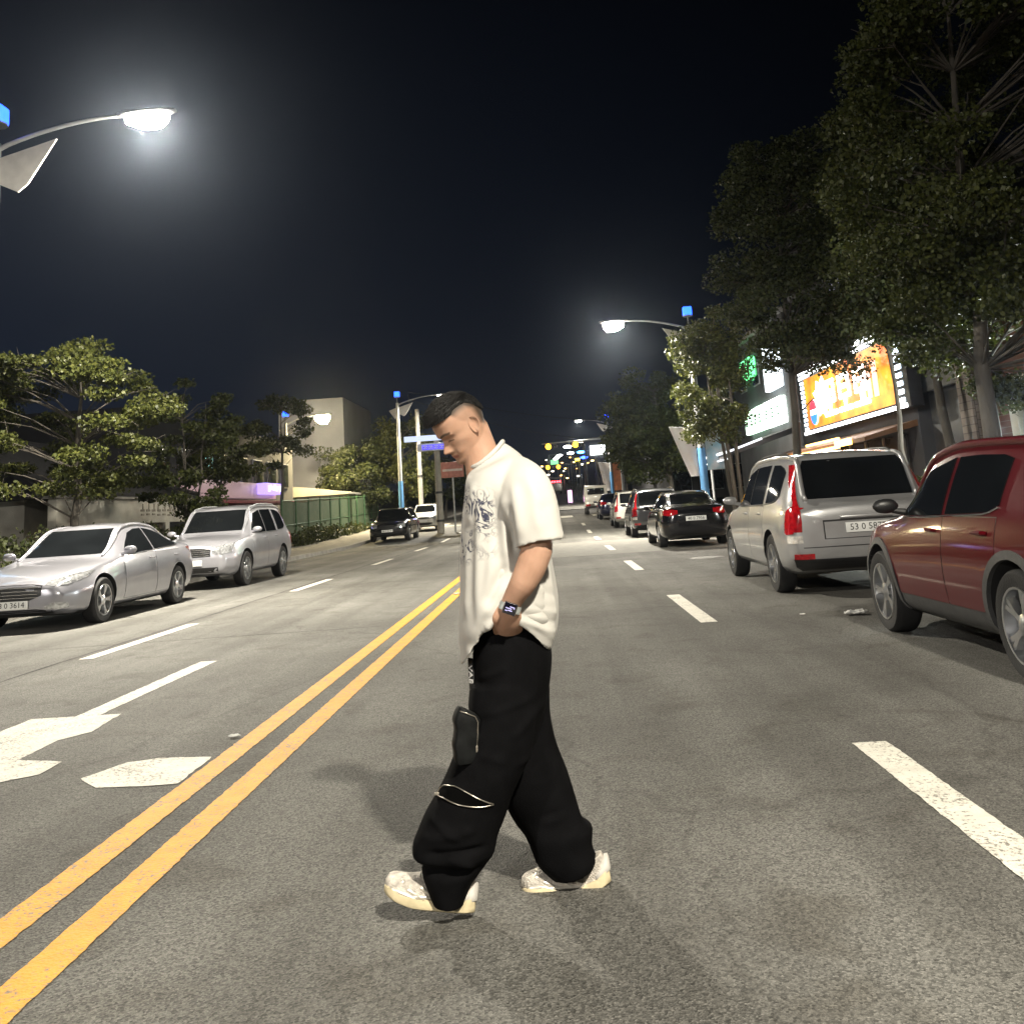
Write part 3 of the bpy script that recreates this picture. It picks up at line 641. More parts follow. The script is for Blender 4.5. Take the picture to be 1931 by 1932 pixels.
# ---- collar rib
cr = MB(); ring = [tuple(q) for q in ell((889, 881), (948, 833), .071, n=40, dz=csag)]
cr.tube([Vector(q) for q in ring] + [Vector(ring[0])], .0085, 8, caps=False); cr.build('collar', SHIRT, shirt, angle=180)
shirt_bvh = BVHTree.FromObject(shirt, bpy.context.evaluated_depsgraph_get())

# ---- trousers
def leg(keys, y, n=40):
    return smooth_rings([ell(f, b_, hd, y + dy, n=n, p=2.15) for f, b_, hd, dy in keys], 5)
tr = MB()
tr.loft(smooth_rings([ell((897, 1165), (1030, 1165), .175, n=48), ell((892, 1225), (1040, 1222), .19, n=48), ell((890, 1285), (1036, 1280), .195, n=48), ell((884, 1340), (1030, 1330), .195, n=48), ell((905, 1395), (1012, 1395), .17, n=48)], 5))
def close_cuff(rings):
    f = []
    for r, k in ((rings[-1], .88), (rings[-3], .84), (rings[-6], .8)):
        c = sum((Vector(q) for q in r), Vector()) / len(r); f.append([tuple(c + (Vector(q) - c) * k + Vector((0, 0, .003))) for q in r])
    return rings + f
nearleg = leg([((888, 1290), (1010, 1290), .10, 0), ((882, 1345), (1012, 1345), .115, -.005), ((864, 1400), (1005, 1400), .122, -.01), ((846, 1450), (985, 1455), .125, -.012), ((818, 1505), (966, 1500), .125, -.015), ((793, 1555), (950, 1550), .122, -.015),
               ((779, 1588), (938, 1582), .122, -.016), ((778, 1609), (932, 1604), .122, -.017), ((801, 1619), (922, 1620), .102, -.010), ((797, 1636), (910, 1640), .106, -.01), ((806, 1665), (893, 1665), .10, -.008), ((819, 1704), (882, 1701), .092, -.008)], NEAR)
farleg = leg([((905, 1290), (1036, 1290), .10, 0), ((910, 1345), (1036, 1340), .115, 0), ((925, 1400), (1046, 1390), .12, 0), ((940, 1450), (1064, 1440), .12, 0), ((953, 1505), (1083, 1495), .118, 0), ((972, 1550), (1097, 1545), .112, 0),
              ((990, 1576), (1119, 1560), .118, 0), ((1003, 1602), (1119, 1592), .108, 0), ((1012, 1622), (1122, 1604), .105, 0), ((1028, 1640), (1127, 1618), .10, 0), ((1045, 1656), (1122, 1632), .092, 0)], FAR)
tr.loft(close_cuff(nearleg)); tr.loft(close_cuff(farleg))
CLOTH = mat('black cotton twill', (.0032, .0032, .0037), .95, var=.25, vscale=14, bump=.2, bscale=300, spec=.06)
trousers = tr.build('trousers', CLOTH, man); remesh(trousers, .0068, 5, .5)
def trouser_folds(co, no):
    near = np.clip((PY0 + .02 - co[:, 1]) / .08, 0, 1); d = np.zeros(len(co))
    for a, b_, w, amp in (((895, 1290), (960, 1262), .012, .006), ((900, 1355), (1010, 1320), .012, .007), ((1035, 1330), (960, 1400), .016, .007), ((900, 1420), (960, 1440), .014, .006), ((800, 1540), (880, 1590), .012, .007), ((790, 1590), (905, 1560), .016, .010),
                         ((790, 1612), (925, 1600), .010, -.014), ((840, 1610), (900, 1640), .012, .008), ((830, 1660), (890, 1640), .012, -.007), ((1010, 1600), (1115, 1575), .012, .010), ((1005, 1585), (1118, 1560), .010, -.010), ((960, 1450), (1060, 1420), .014, .006), ((985, 1520), (1090, 1500), .014, .006), ((1060, 1610), (1118, 1600), .010, .008)):
        d += fold(co, a, b_, w, amp)
    return d * near + np.array([mnoise.noise(Vector((p[0] * 11, p[1] * 11, p[2] * 8))) for p in co]) * .007
displace(trousers, trouser_folds)
tb_ = BVHTree.FromObject(trousers, bpy.context.evaluated_depsgraph_get())
def on(bv, p, off, y=2.2):
    """point of the photo's outline thrown squarely (along +y) onto the cloth"""
    o = W2(p, NEAR - .11); h, n, _, _ = bv.ray_cast(Vector((o.x, y, o.z)), Vector((0, 1, 0)))
    if h is None: h, n, _, _ = bv.find_nearest(Vector((o.x, NEAR - .1, o.z)))
    if n.y > 0: n = -n
    return h + n * off
ZIP = mat('metal zip', (.50, .46, .40), .3, .9, var=.2, vscale=200); LEATH = mat('coated pocket cloth', (.0055, .006, .0062), .6, spec=.12, var=.3, vscale=20, bump=.08, bscale=60)
def curve(pts, n=22):
    pts = np.array(pts, float); t = np.arange(len(pts)); tt = np.linspace(0, len(pts) - 1, n); return list(zip(pchip(t, pts[:, 0], tt), pchip(t, pts[:, 1], tt)))
zp = MB()
zp.tube([on(tb_, p, .004) for p in curve([(822, 1507), (828, 1498), (838, 1489), (858, 1484), (880, 1490), (905, 1502), (930, 1514)])], .0019, 6)
zp.tube([on(tb_, p, .005) for p in curve([(822, 1510), (838, 1508), (854, 1511), (875, 1515), (905, 1517), (930, 1515)])], .0019, 6)
zp.box(on(tb_, (823, 1509), .006), (.016, .006, .009), 0, .002)
zp.build('knee_zip', ZIP, trousers, angle=180)
op = MB(); up_ = curve([(826, 1504), (840, 1493), (858, 1488), (880, 1493), (905, 1504), (926, 1513)], 14); dn_ = curve([(826, 1509), (840, 1508), (858, 1510), (880, 1514), (905, 1516), (926, 1515)], 14)
op.grid([[on(tb_, a, .0025), on(tb_, ((a[0] + b_[0]) / 2, (a[1] + b_[1]) / 2), .0025), on(tb_, b_, .0025)] for a, b_ in zip(up_, dn_)], 0, (0, .01, 0)); op.build('pocket_opening', mat('pocket lining', (.002, .002, .002), .95, var=.2, spec=.02), trousers)
pk = MB(); pc0 = W2((882, 1391), NEAR - .118); Rp = Matrix.Rotation(R(16), 3, 'Z') @ Matrix.Rotation(R(5), 3, 'Y')
rows = []
for t in np.linspace(0, 1, 14):          # a bellows pocket standing off the thigh, soft corners
    k = min(1, .72 + 2.6 * min(t, 1 - t)); zz = .078 - .156 * t; wob = .003 * math.sin(t * 17)
    rows.append([pc0 + Rp @ Vector((x * 1.28 * k + wob, y * k, zz + .012 * x / .03 * (-1 if t < .5 else .2))) for x, y in ((.030, -.006), (.025, -.013), (.0, -.016), (-.026, -.013), (-.031, -.006), (-.031, .05), (.0, .07), (.030, .06))])
pk.loft(rows); pko = pk.build('thigh_pocket', LEATH, trousers, angle=70)
def fp(x, z): return pc0 + Rp @ Vector((x * 1.22, -.0175 + .008 * (abs(x) / .03) ** 2, z - .010 * x / .03))
z2 = MB(); z2.tube([fp(x, z) for x, z in ((-.024, .073), (-.006, .072), (.016, .069), (.024, .055), (.0245, .02), (.023, -.018))], .0018, 6); z2.box(fp(.023, -.026), (.007, .004, .02), 0, .002); z2.build('pocket_zip', ZIP, pko, angle=180)
# lettered strap hanging at the waistband
st = MB(); s0 = W2((899, 1236), PY0 - .02); s1 = W2((898, 1296), PY0 - .02); sm_ = (s0 + s1) / 2 + Vector((-.012, -.06, 0))
st.box(sm_, (.006, .03, (s0 - s1).length), R(35), .002); so = st.build('strap', mat('black webbing', (.012, .012, .014), .7, var=.2), trousers)
sl = MB(); M = Matrix.Translation(sm_ + Matrix.Rotation(R(35), 3, 'Z') @ Vector((-.0035, 0, 0))) @ Matrix.Rotation(R(35), 4, 'Z') @ Matrix.Rotation(R(-90), 4, 'Z') @ Matrix.Rotation(R(90), 4, 'X') @ Matrix.Rotation(R(-90), 4, 'Z')
text_mesh('VAE', .034, M, .0008, sl); sl.build('strap_lettering', mat('white thread', (.75, .75, .74), .6, var=.05), so, smooth=False)

# ---- watch on the near wrist
wc = W2((962, 1146), YA + .010); ax = (W2((968, 1130), YA) - W2((958, 1162), YA)).normalized(); sd = Vector((.10, -1, .18)); sd = (sd - ax * sd.dot(ax)).normalized(); fr = sd.cross(ax).normalized()
Mw = Matrix((fr, ax, sd)).transposed()
wt = MB(); wt.box(wc + sd * .032, (.046, .039, .011), 0, .009, 0, Mw); wo = wt.build('wristwatch', mat('graphite case', (.22, .20, .19), .25, .9, var=.1), man)
wf = MB(); wf.box(wc + sd * .0378, (.041, .034, .0025), 0, .004, 0, Mw); scr = wf.build('watch_screen', mat('watch glass', (.006, .006, .012), .05, var=.3, coat=1), wo)
wb_ = MB(); rows = []
for u in (-.012, -.004, .004, .012): rows.append([wc + ax * u + fr * math.cos(a) * .0365 + sd * math.sin(a) * .0295 for a in np.linspace(0, 2 * math.pi, 33)[:-1]])
wb_.loft(rows, False, False); wb_.build('watch_band', mat('grey band', (.40, .43, .42), .5, .3, var=.2, vscale=80), wo)
wm_ = MB()
for u, v, a, b_ in ((-.006, .006, .016, .003), (.004, 0, .020, .003), (-.002, -.006, .014, .003), (.010, -.008, .008, .003), (-.013, .004, .004, .004)): wm_.box(wc + sd * .0392 + fr * u + ax * v, (a, b_, .0006), 0, 0, 0, Mw)
wm_.build('watch_dial', glow('watch dial light', (.35, .33, .6), .5), scr, smooth=False)

# ---- trainers
CREAM = mat('cream sole', (.55, .47, .30), .6, var=.15, vscale=20, bump=.1, bscale=80); MESH_ = mat('silver mesh upper', (.50, .46, .41), .5, .3, var=.35, vscale=42, bump=.5, bscale=240); SILV = mat('silver overlay', (.66, .62, .55), .3, .55, var=.18, vscale=24); LACE = mat('lace', (.42, .40, .36), .8, var=.2); GREYH = mat('grey heel', (.42, .40, .37), .55, var=.12, vscale=12)
def shoe(heel, toe, y, bend, name, collar, yaw):
    """heel and toe: ground-side points (photo pixels); bend lifts the middle or the toe"""
    h, t = W2(heel, y), W2(toe, y); d = t - h; L = d.length; fx = d.normalized(); lat = Vector((0, -1, 0)) + Vector((-1, 0, 0)) * 0; lat = (lat - fx * lat.dot(fx)).normalized(); upv = lat.cross(fx).normalized()
    if upv.z < 0: upv = -upv
    def P(s, u, v): return h + fx * (s * L) + lat * u + upv * (v + bend(s))
    S = [0, .04, .12, .25, .4, .55, .7, .82, .92, .975, 1.0]
    wd = [.022, .034, .040, .039, .037, .042, .050, .050, .042, .028, .012]; ht = [.050, .072, .086, .092, .098, .094, .080, .068, .058, .044, .026]; so_ = [.036, .040, .040, .036, .032, .032, .033, .032, .030, .027, .018]
    so = MB(); rows = []
    ss = np.linspace(0, 1, 30)
    W_, H_, K_ = pchip(S, wd, ss), pchip(S, ht, ss), pchip(S, so_, ss)
    for s, w, k in zip(ss, W_, K_):
        w = w + .006; wav = .003 * math.sin(s * 30); rows.append([P(s, u * w, v) for u, v in ((-.8, 0), (.8, 0), (1, .006), (1.05, k * .5), (.99, k + wav), (.6, k + .002), (-.6, k + .002), (-.99, k + wav), (-1.05, k * .5), (-1, .006))])
    so.loft(rows)
    up = MB(); rows = []
    for s, w, hh, k in zip(ss, W_, H_, K_):
        r = []
        for a in np.linspace(0, math.pi, 13): r.append(P(s, math.cos(a) * w * (1 if abs(math.cos(a)) > .7 else .97), k - .006 + (hh - k + .012) * math.sin(a) ** .75))
        rows.append(r + [P(s, -w * .5, k - .008), P(s, w * .5, k - .008)])
    up.loft(rows)
    ring = [];
    for k_, (s, v) in enumerate(((.17, .06), (.17, .06 + collar * .45), (.19, .06 + collar * .8), (.20, .06 + collar))): ring.append([P(s + .155 * math.cos(a), .036 * math.sin(a), v) for a in np.linspace(0, 2 * math.pi, 21)[:-1]])
    up.loft(ring)
    sh_ = up.build(name, MESH_, man); so.build('sole', CREAM, sh_)
    ub = BVHTree.FromPolygons([Vector(v) for v in up.v], up.f)
    def ons(s, v, sg, off):
        o = P(s, sg * .2, v); hh, n, _, _ = ub.ray_cast(o, -lat * sg); 
        if hh is None: hh, n, _, _ = ub.find_nearest(P(s, sg * .04, v))
        if n.dot(lat * sg) < 0: n = -n
        return hh + n * off
    ov = MB()
    for sg in (1, -1):
        for pts, r in ((((.30, .04), (.42, .062), (.52, .074)), .007), (((.42, .036), (.52, .055), (.60, .066)), .007), (((.55, .034), (.66, .045), (.74, .052)), .006), (((.62, .03), (.78, .034), (.92, .032)), .008), (((.30, .036), (.5, .040), (.68, .036)), .006)):
            pp = curve(pts, 10); ov.tube([ons(s, v, sg, -.002) for s, v in pp], r, 6)
    ov.tube([P(.80, u, float(np.interp(.80, S, ht)) - .004 - 6 * u * u) for u in np.linspace(-.04, .04, 8)], .009, 6); ov.build('overlay', SILV, sh_, angle=180)
    hl = MB()
    hl.loft([[P(s, w * 1.09 * math.cos(a), .035 + .045 * max(0, math.sin(a)) * k2) for a in np.linspace(-.3, math.pi + .3, 12)] for s, w, k2 in ((-.025, .014, .7), (-.015, .028, .95), (.03, .036, 1.05), (.10, .041, .9), (.16, .041, .55))], True, True); hl.build('heel_counter', GREYH, sh_, angle=180)
    lc = MB()
    for s in (.44, .50, .56, .62): lc.tube([P(s, u, float(np.interp(s, S, ht)) + .006 - 9 * u * u) for u in np.linspace(-.022, .022, 7)], .003, 6)
    lc.build('laces', LACE, sh_, angle=180)
shoe((896, 1716), (724, 1700), NEAR - .012, lambda s: .034 * max(0, (s - .45) / .55) ** 2 - .004 * math.sin(math.pi * s), 'shoe', .085, 0)
shoe((1152, 1657), (986, 1692), FAR + .0, lambda s: (-.030 * math.sin(math.pi * min(1, s / .75)) if s < .75 else .0) + .010 * max(0, (s - .8) / .2), 'shoe', .035, 0)
# ------------------------------------------------------------------ ground, road, pavement
def gz(y): return 0.0 if y < 42 else (.021 * (y - 42) if y < 120 else 1.638 + .031 * (y - 120))
YS = sorted(set([-40, -20, -8, -2] + list(np.arange(0, 43, 2.0)) + [50, 60, 75, 90, 105, 120, 160, 200, 260, 330, 420, 600]))
def sheet(name, x0, x1, y0, y1, dz, m, kind='structure', nx=1):
    ys = sorted({y0, y1} | {float(y) for y in YS if y0 < y < y1}); mb = MB()
    mb.grid([[(x, y, gz(y) + dz) for x in np.linspace(x0, x1, nx + 1)] for y in ys]); o = mb.build(name, m, None, smooth=False); return tag(o, kind=kind)
def asphalt():
    m = bpy.data.materials.new('asphalt'); m.use_nodes = True; nt = m.node_tree; b = nt.nodes['Principled BSDF']; N = nt.nodes.new; L = nt.links.new
    tc = N('ShaderNodeTexCoord')
    def noise(s, d, sc=None, dist=0):
        n = N('ShaderNodeTexNoise'); n.inputs['Scale'].default_value = s; n.inputs['Detail'].default_value = d; n.inputs['Distortion'].default_value = dist
        if sc:
            mp = N('ShaderNodeMapping'); mp.inputs['Scale'].default_value = sc; L(tc.outputs['Object'], mp.inputs['Vector']); L(mp.outputs['Vector'], n.inputs['Vector'])
        else: L(tc.outputs['Object'], n.inputs['Vector'])
        return n.outputs['Fac']
    def ramp(f, p0, c0, p1, c1):
        r = N('ShaderNodeValToRGB'); r.color_ramp.elements[0].position = p0; r.color_ramp.elements[0].color = (*c0, 1); r.color_ramp.elements[1].position = p1; r.color_ramp.elements[1].color = (*c1, 1); L(f, r.inputs['Fac']); return r.outputs['Color']
    def mul(a, c, fac=1.0):
        x = N('ShaderNodeMix'); x.data_type = 'RGBA'; x.blend_type = 'MULTIPLY'; x.inputs['Factor'].default_value = fac; L(a, x.inputs['A']); L(c, x.inputs['B']); return x.outputs['Result']
    vo = N('ShaderNodeTexVoronoi'); vo.inputs['Scale'].default_value = 130; L(tc.outputs['Object'], vo.inputs['Vector'])
    speck = ramp(vo.outputs['Color'], .12, (.050, .0495, .046), .97, (.196, .192, .180))
    fine = ramp(noise(240, 3), .35, (.62, .62, .62), .68, (1.3, 1.3, 1.28))
    big = ramp(noise(.38, 4), .34, (.70, .69, .68), .66, (1.18, 1.18, 1.18))
    tracks = ramp(noise(1.0, 4, (1.9, .05, 1)), .36, (.74, .73, .72), .62, (1.12, 1.12, 1.12))
    stain = ramp(noise(2.4, 6, None, .6), .30, (.74, .72, .69), .46, (1, 1, 1))
    c = mul(mul(mul(mul(speck, fine, .8), big), tracks), stain)
    # hairline cracks
    vc = N('ShaderNodeTexVoronoi'); vc.feature = 'DISTANCE_TO_EDGE'; vc.inputs['Scale'].default_value = .42
    mp = N('ShaderNodeMapping'); mp.inputs['Scale'].default_value = (1, .35, 1); wn = N('ShaderNodeTexNoise'); wn.inputs['Scale'].default_value = 3; wn.inputs['Detail'].default_value = 5; L(tc.outputs['Object'], wn.inputs['Vector'])
    ad = N('ShaderNodeMix'); ad.data_type = 'RGBA'; ad.blend_type = 'ADD'; ad.inputs['Factor'].default_value = .35; L(tc.outputs['Object'], ad.inputs['A']); L(wn.outputs['Color'], ad.inputs['B']); L(ad.outputs['Result'], mp.inputs['Vector']); L(mp.outputs['Vector'], vc.inputs['Vector'])
    c = mul(c, ramp(vc.outputs['Distance'], .003, (.55, .54, .52), .008, (1, 1, 1)), .5)
    L(c, b.inputs['Base Color']); b.inputs['Roughness'].default_value = .78; b.inputs['Specular IOR Level'].default_value = .38
    bp = N('ShaderNodeBump'); bp.inputs['Strength'].default_value = .75; bp.inputs['Distance'].default_value = .006; L(vo.outputs['Distance'], bp.inputs['Height'])
    bp2 = N('ShaderNodeBump'); bp2.inputs['Strength'].default_value = .45; bp2.inputs['Distance'].default_value = .012; L(noise(60, 5), bp2.inputs['Height']); L(bp.outputs['Normal'], bp2.inputs['Normal']); L(bp2.outputs['Normal'], b.inputs['Normal'])
    return m
ASPH = asphalt()
def road_paint(name, c):
    """worn paint: chips let the stone through"""
    m = mat(name, c, .62, 0, var=.10, vscale=9, bump=.5, bscale=75, spec=.35); nt = m.node_tree; b = nt.nodes['Principled BSDF']; N = nt.nodes.new; L = nt.links.new
    tc = N('ShaderNodeTexCoord'); n = N('ShaderNodeTexNoise'); n.inputs['Scale'].default_value = 46; n.inputs['Detail'].default_value = 6; n.inputs['Roughness'].default_value = .7; L(tc.outputs['Object'], n.inputs['Vector'])
    n2 = N('ShaderNodeTexNoise'); n2.inputs['Scale'].default_value = 3.2; n2.inputs['Detail'].default_value = 3; L(tc.outputs['Object'], n2.inputs['Vector'])
    a = N('ShaderNodeMath'); a.operation = 'MULTIPLY_ADD'; a.inputs[1].default_value = .28; L(n2.outputs['Fac'], a.inputs[0]); L(n.outputs['Fac'], a.inputs[2])
    r = N('ShaderNodeValToRGB'); r.color_ramp.elements[0].position = .51; r.color_ramp.elements[0].color = (0, 0, 0, 1); r.color_ramp.elements[1].position = .60; r.color_ramp.elements[1].color = (1, 1, 1, 1); L(a.outputs[0], r.inputs['Fac'])
    mx = N('ShaderNodeMix'); mx.data_type = 'RGBA'; mx.inputs['A'].default_value = (.16, .15, .13, 1); L(b.inputs['Base Color'].links[0].from_socket, mx.inputs['B']); L(r.outputs['Color'], mx.inputs['Factor']); L(mx.outputs['Result'], b.inputs['Base Color'])
    return m
def strip(name, x0, x1, y0, y1, m, seed=0):
    g = random.Random(hash((round(x0, 2), round(y0, 2)))); mb = MB(); n = max(4, int((y1 - y0) / .03)) if y1 < 24 else max(4, int((y1 - y0) / .4)); j = .0020 if y1 < 24 else .002; rows = []
    for i in range(n + 1): y = y0 + (y1 - y0) * i / n; rows.append([(x0 + g.gauss(0, j), y, gz(y) + .004), ((x0 + x1) / 2, y + (g.gauss(0, .004) if i in (0, n) else 0), gz(y) + .004), (x1 + g.gauss(0, j), y, gz(y) + .004)])
    mb.grid(rows); return tag(mb.build(name, m, None, smooth=False), kind='structure')
WHITEP = road_paint('white road paint', (.60, .58, .52)); YELP = road_paint('yellow road paint', (.62, .285, .022))
CONC = mat('concrete', (.22, .21, .19), .85, var=.2, vscale=3, bump=.3, bscale=40); PAVE = mat('pavement blocks', (.15, .14, .125), .85, var=.25, vscale=5, bump=.3, bscale=30)
SOIL = mat('dark soil', (.045, .042, .034), .95, var=.35, vscale=2, bump=.4, bscale=20)
sheet('ground', -400, 400, -40, 600, -.02, SOIL, nx=8)
sheet('road', -9.0, 4.9, -40, 420, 0, ASPH, nx=2)
def slab(name, x0, x1, y0, y1, h, m):
    ys = sorted({y0, y1} | {float(y) for y in YS if y0 < y < y1}); mb = MB()
    mb.loft([[(x0, y, gz(y) - .01), (x1, y, gz(y) - .01), (x1, y, gz(y) + h), (x0, y, gz(y) + h)] for y in ys]); return tag(mb.build(name, m, None, smooth=False), kind='structure')
slab('kerb', 4.9, 5.08, -40, 420, .14, CONC); slab('sidewalk', 5.083, 8.79, -40, 420, .125, PAVE)
slab('kerb', -9.18, -9.0, -40, 62, .14, CONC); slab('sidewalk', -12.6, -9.183, -40, 62, .125, PAVE); slab('kerb', -9.18, -9.0, 72, 420, .14, CONC); slab('sidewalk', -12.6, -9.183, 72, 420, .125, PAVE)
for x in (-1.917, -1.627): strip('yellow_centre_line', x - .07, x + .07, -1, 23.5, YELP); sheet('yellow_centre_line', x - .07, x + .07, 23.5, 62, .004, YELP)
for k in range(0, 7): strip('lane_dash', 1.40, 1.57, 2.1 + 8.0 * k, 5.12 + 8.0 * k, WHITEP)
for k in range(-1, 6): strip('lane_dash', -5.105, -4.945, 10.25 + 8.07 * k, 13.28 + 8.07 * k, WHITEP)
mb = MB()
for poly in ([(-3.53, 9.5), (-3.53, 7.07), (-3.86, 7.07), (-3.86, 6.6), (-3.5, 5.75), (-3.33, 5.1), (-2.92, 5.45), (-2.93, 5.72), (-3.25, 5.82), (-3.26, 6.3), (-3.14, 6.5), (-3.2, 7.07), (-3.36, 7.07), (-3.36, 9.5)],
             [(-2.62, 5.30), (-2.50, 5.60), (-2.34, 5.66), (-2.02, 5.62), (-2.01, 5.10), (-2.15, 5.08), (-2.44, 5.10)]):
    g = random.Random(8); pp = []
    for (xa, ya), (xb, yb) in zip(poly, poly[1:] + poly[:1]):
        k = max(1, int(math.hypot(xb - xa, yb - ya) / .05))
        for i in range(k): pp.append((xa + (xb - xa) * i / k, ya + (yb - ya) * i / k))
    for _ in range(0): pp = [((a[0] + 2 * b[0] + c[0]) / 4, (a[1] + 2 * b[1] + c[1]) / 4) for a, b, c in zip(pp[-1:] + pp[:-1], pp, pp[1:] + pp[:1])]
    pp = [(x + g.gauss(0, .0035), y + g.gauss(0, .0035)) for x, y in pp]; mb.add([(x, y, .004) for x, y in pp], [tuple(range(len(pp)))])
tag(mb.build('lane_arrow', WHITEP, smooth=False, fix=False), kind='structure')
sheet('stop_line', -1.5, 4.7, 84, 84.7, .004, WHITEP); sheet('stop_line', -8.8, -2.0, 62.2, 62.8, .004, WHITEP)
TAR = mat('tar seam', (.034, .033, .032), .85, spec=.15, var=.3, vscale=9, bump=.3, bscale=60)
def seam(pts, w, seed):
    g = random.Random(seed); mb = MB(); rows = []; n = 0
    for (x0, y0), (x1, y1) in zip(pts, pts[1:]):
        k = max(2, int(math.hypot(x1 - x0, y1 - y0) / .35))
        for i in range(k + 1): t = i / k; x, y = x0 + (x1 - x0) * t + g.gauss(0, .007), y0 + (y1 - y0) * t; ww = w * g.uniform(.5, 1.3); rows.append([(x - ww, y, gz(y) + .0018), (x + ww, y, gz(y) + .0018)] if abs(y1 - y0) > abs(x1 - x0) else [(x, y - ww, gz(y) + .0018), (x, y + ww, gz(y) + .0018)])
    mb.grid(rows); return tag(mb.build('tar_seam', TAR, None, smooth=False), kind='structure')
seam([(-5.22, 2), (-5.20, 62)], .016, 1); seam([(-8.6, 11.2), (-2.1, 11.6)], .012, 3)
mhole = MB(); mhole.lathe([(.0001, .004), (.33, .004), (.34, .002), (.36, .002)], 32, Matrix.Translation((3.1, 20.5, 0))); tag(mhole.build('manhole_cover', mat('worn iron', (.06, .058, .055), .5, .6, var=.3, vscale=30, bump=.6, bscale=40), None, smooth=False), 'round iron manhole cover in the lane behind the silver estate', 'manhole cover')
LITASPH = mat('lamplit asphalt', (.15, .145, .13), .8, var=.18, vscale=4, bump=.35, bscale=90)
sheet('lit_road_band', -1.45, 4.7, 24.2, 33.0, .0035, LITASPH)  # band of lamplight across the road, painted in as a paler asphalt colour
for k in range(6): sheet('crosswalk_stripe', -8.0 + k * 2.1, -7.2 + k * 2.1, 63.6, 67.0, .004, WHITEP)

# ------------------------------------------------------------------ sky
world = bpy.data.worlds.new('World'); sc.world = world; world.use_nodes = True; nt = world.node_tree; bg = nt.nodes['Background']
sky = nt.nodes.new('ShaderNodeTexSky'); sky.sky_type = 'NISHITA'; sky.sun_disc = False; sky.sun_elevation = R(-6); sky.sun_rotation = R(-60); sky.altitude = 0
tcw = nt.nodes.new('ShaderNodeTexCoord'); sxw = nt.nodes.new('ShaderNodeSeparateXYZ'); nt.links.new(tcw.outputs['Generated'], sxw.inputs[0])
rw = nt.nodes.new('ShaderNodeValToRGB'); e = rw.color_ramp.elements; e[0].position = 0.0; e[0].color = (.0030, .0040, .0066, 1); e[1].position = .55; e[1].color = (.0005, .0007, .0013, 1)
em2 = e.new(.18); em2.color = (.0019, .0028, .0052, 1)
nt.links.new(sxw.outputs['Z'], rw.inputs['Fac'])
# skyglow of the town on the left, darker to the right
rx = nt.nodes.new('ShaderNodeMapRange'); rx.inputs['From Min'].default_value = -.55; rx.inputs['From Max'].default_value = .35; rx.inputs['To Min'].default_value = 2.3; rx.inputs['To Max'].default_value = .30
nt.links.new(sxw.outputs['X'], rx.inputs['Value'])
ms = nt.nodes.new('ShaderNodeMix'); ms.data_type = 'RGBA'; ms.blend_type = 'MULTIPLY'; ms.inputs['Factor'].default_value = 1; nt.links.new(rw.outputs['Color'], ms.inputs['A']); nt.links.new(rx.outputs['Result'], ms.inputs['B'])
ma = nt.nodes.new('ShaderNodeMix'); ma.data_type = 'RGBA'; ma.blend_type = 'ADD'; ma.inputs['Factor'].default_value = .01; nt.links.new(ms.outputs['Result'], ma.inputs['A']); nt.links.new(sky.outputs['Color'], ma.inputs['B'])
nt.links.new(ma.outputs['Result'], bg.inputs['Color']); bg.inputs['Strength'].default_value = 1.0

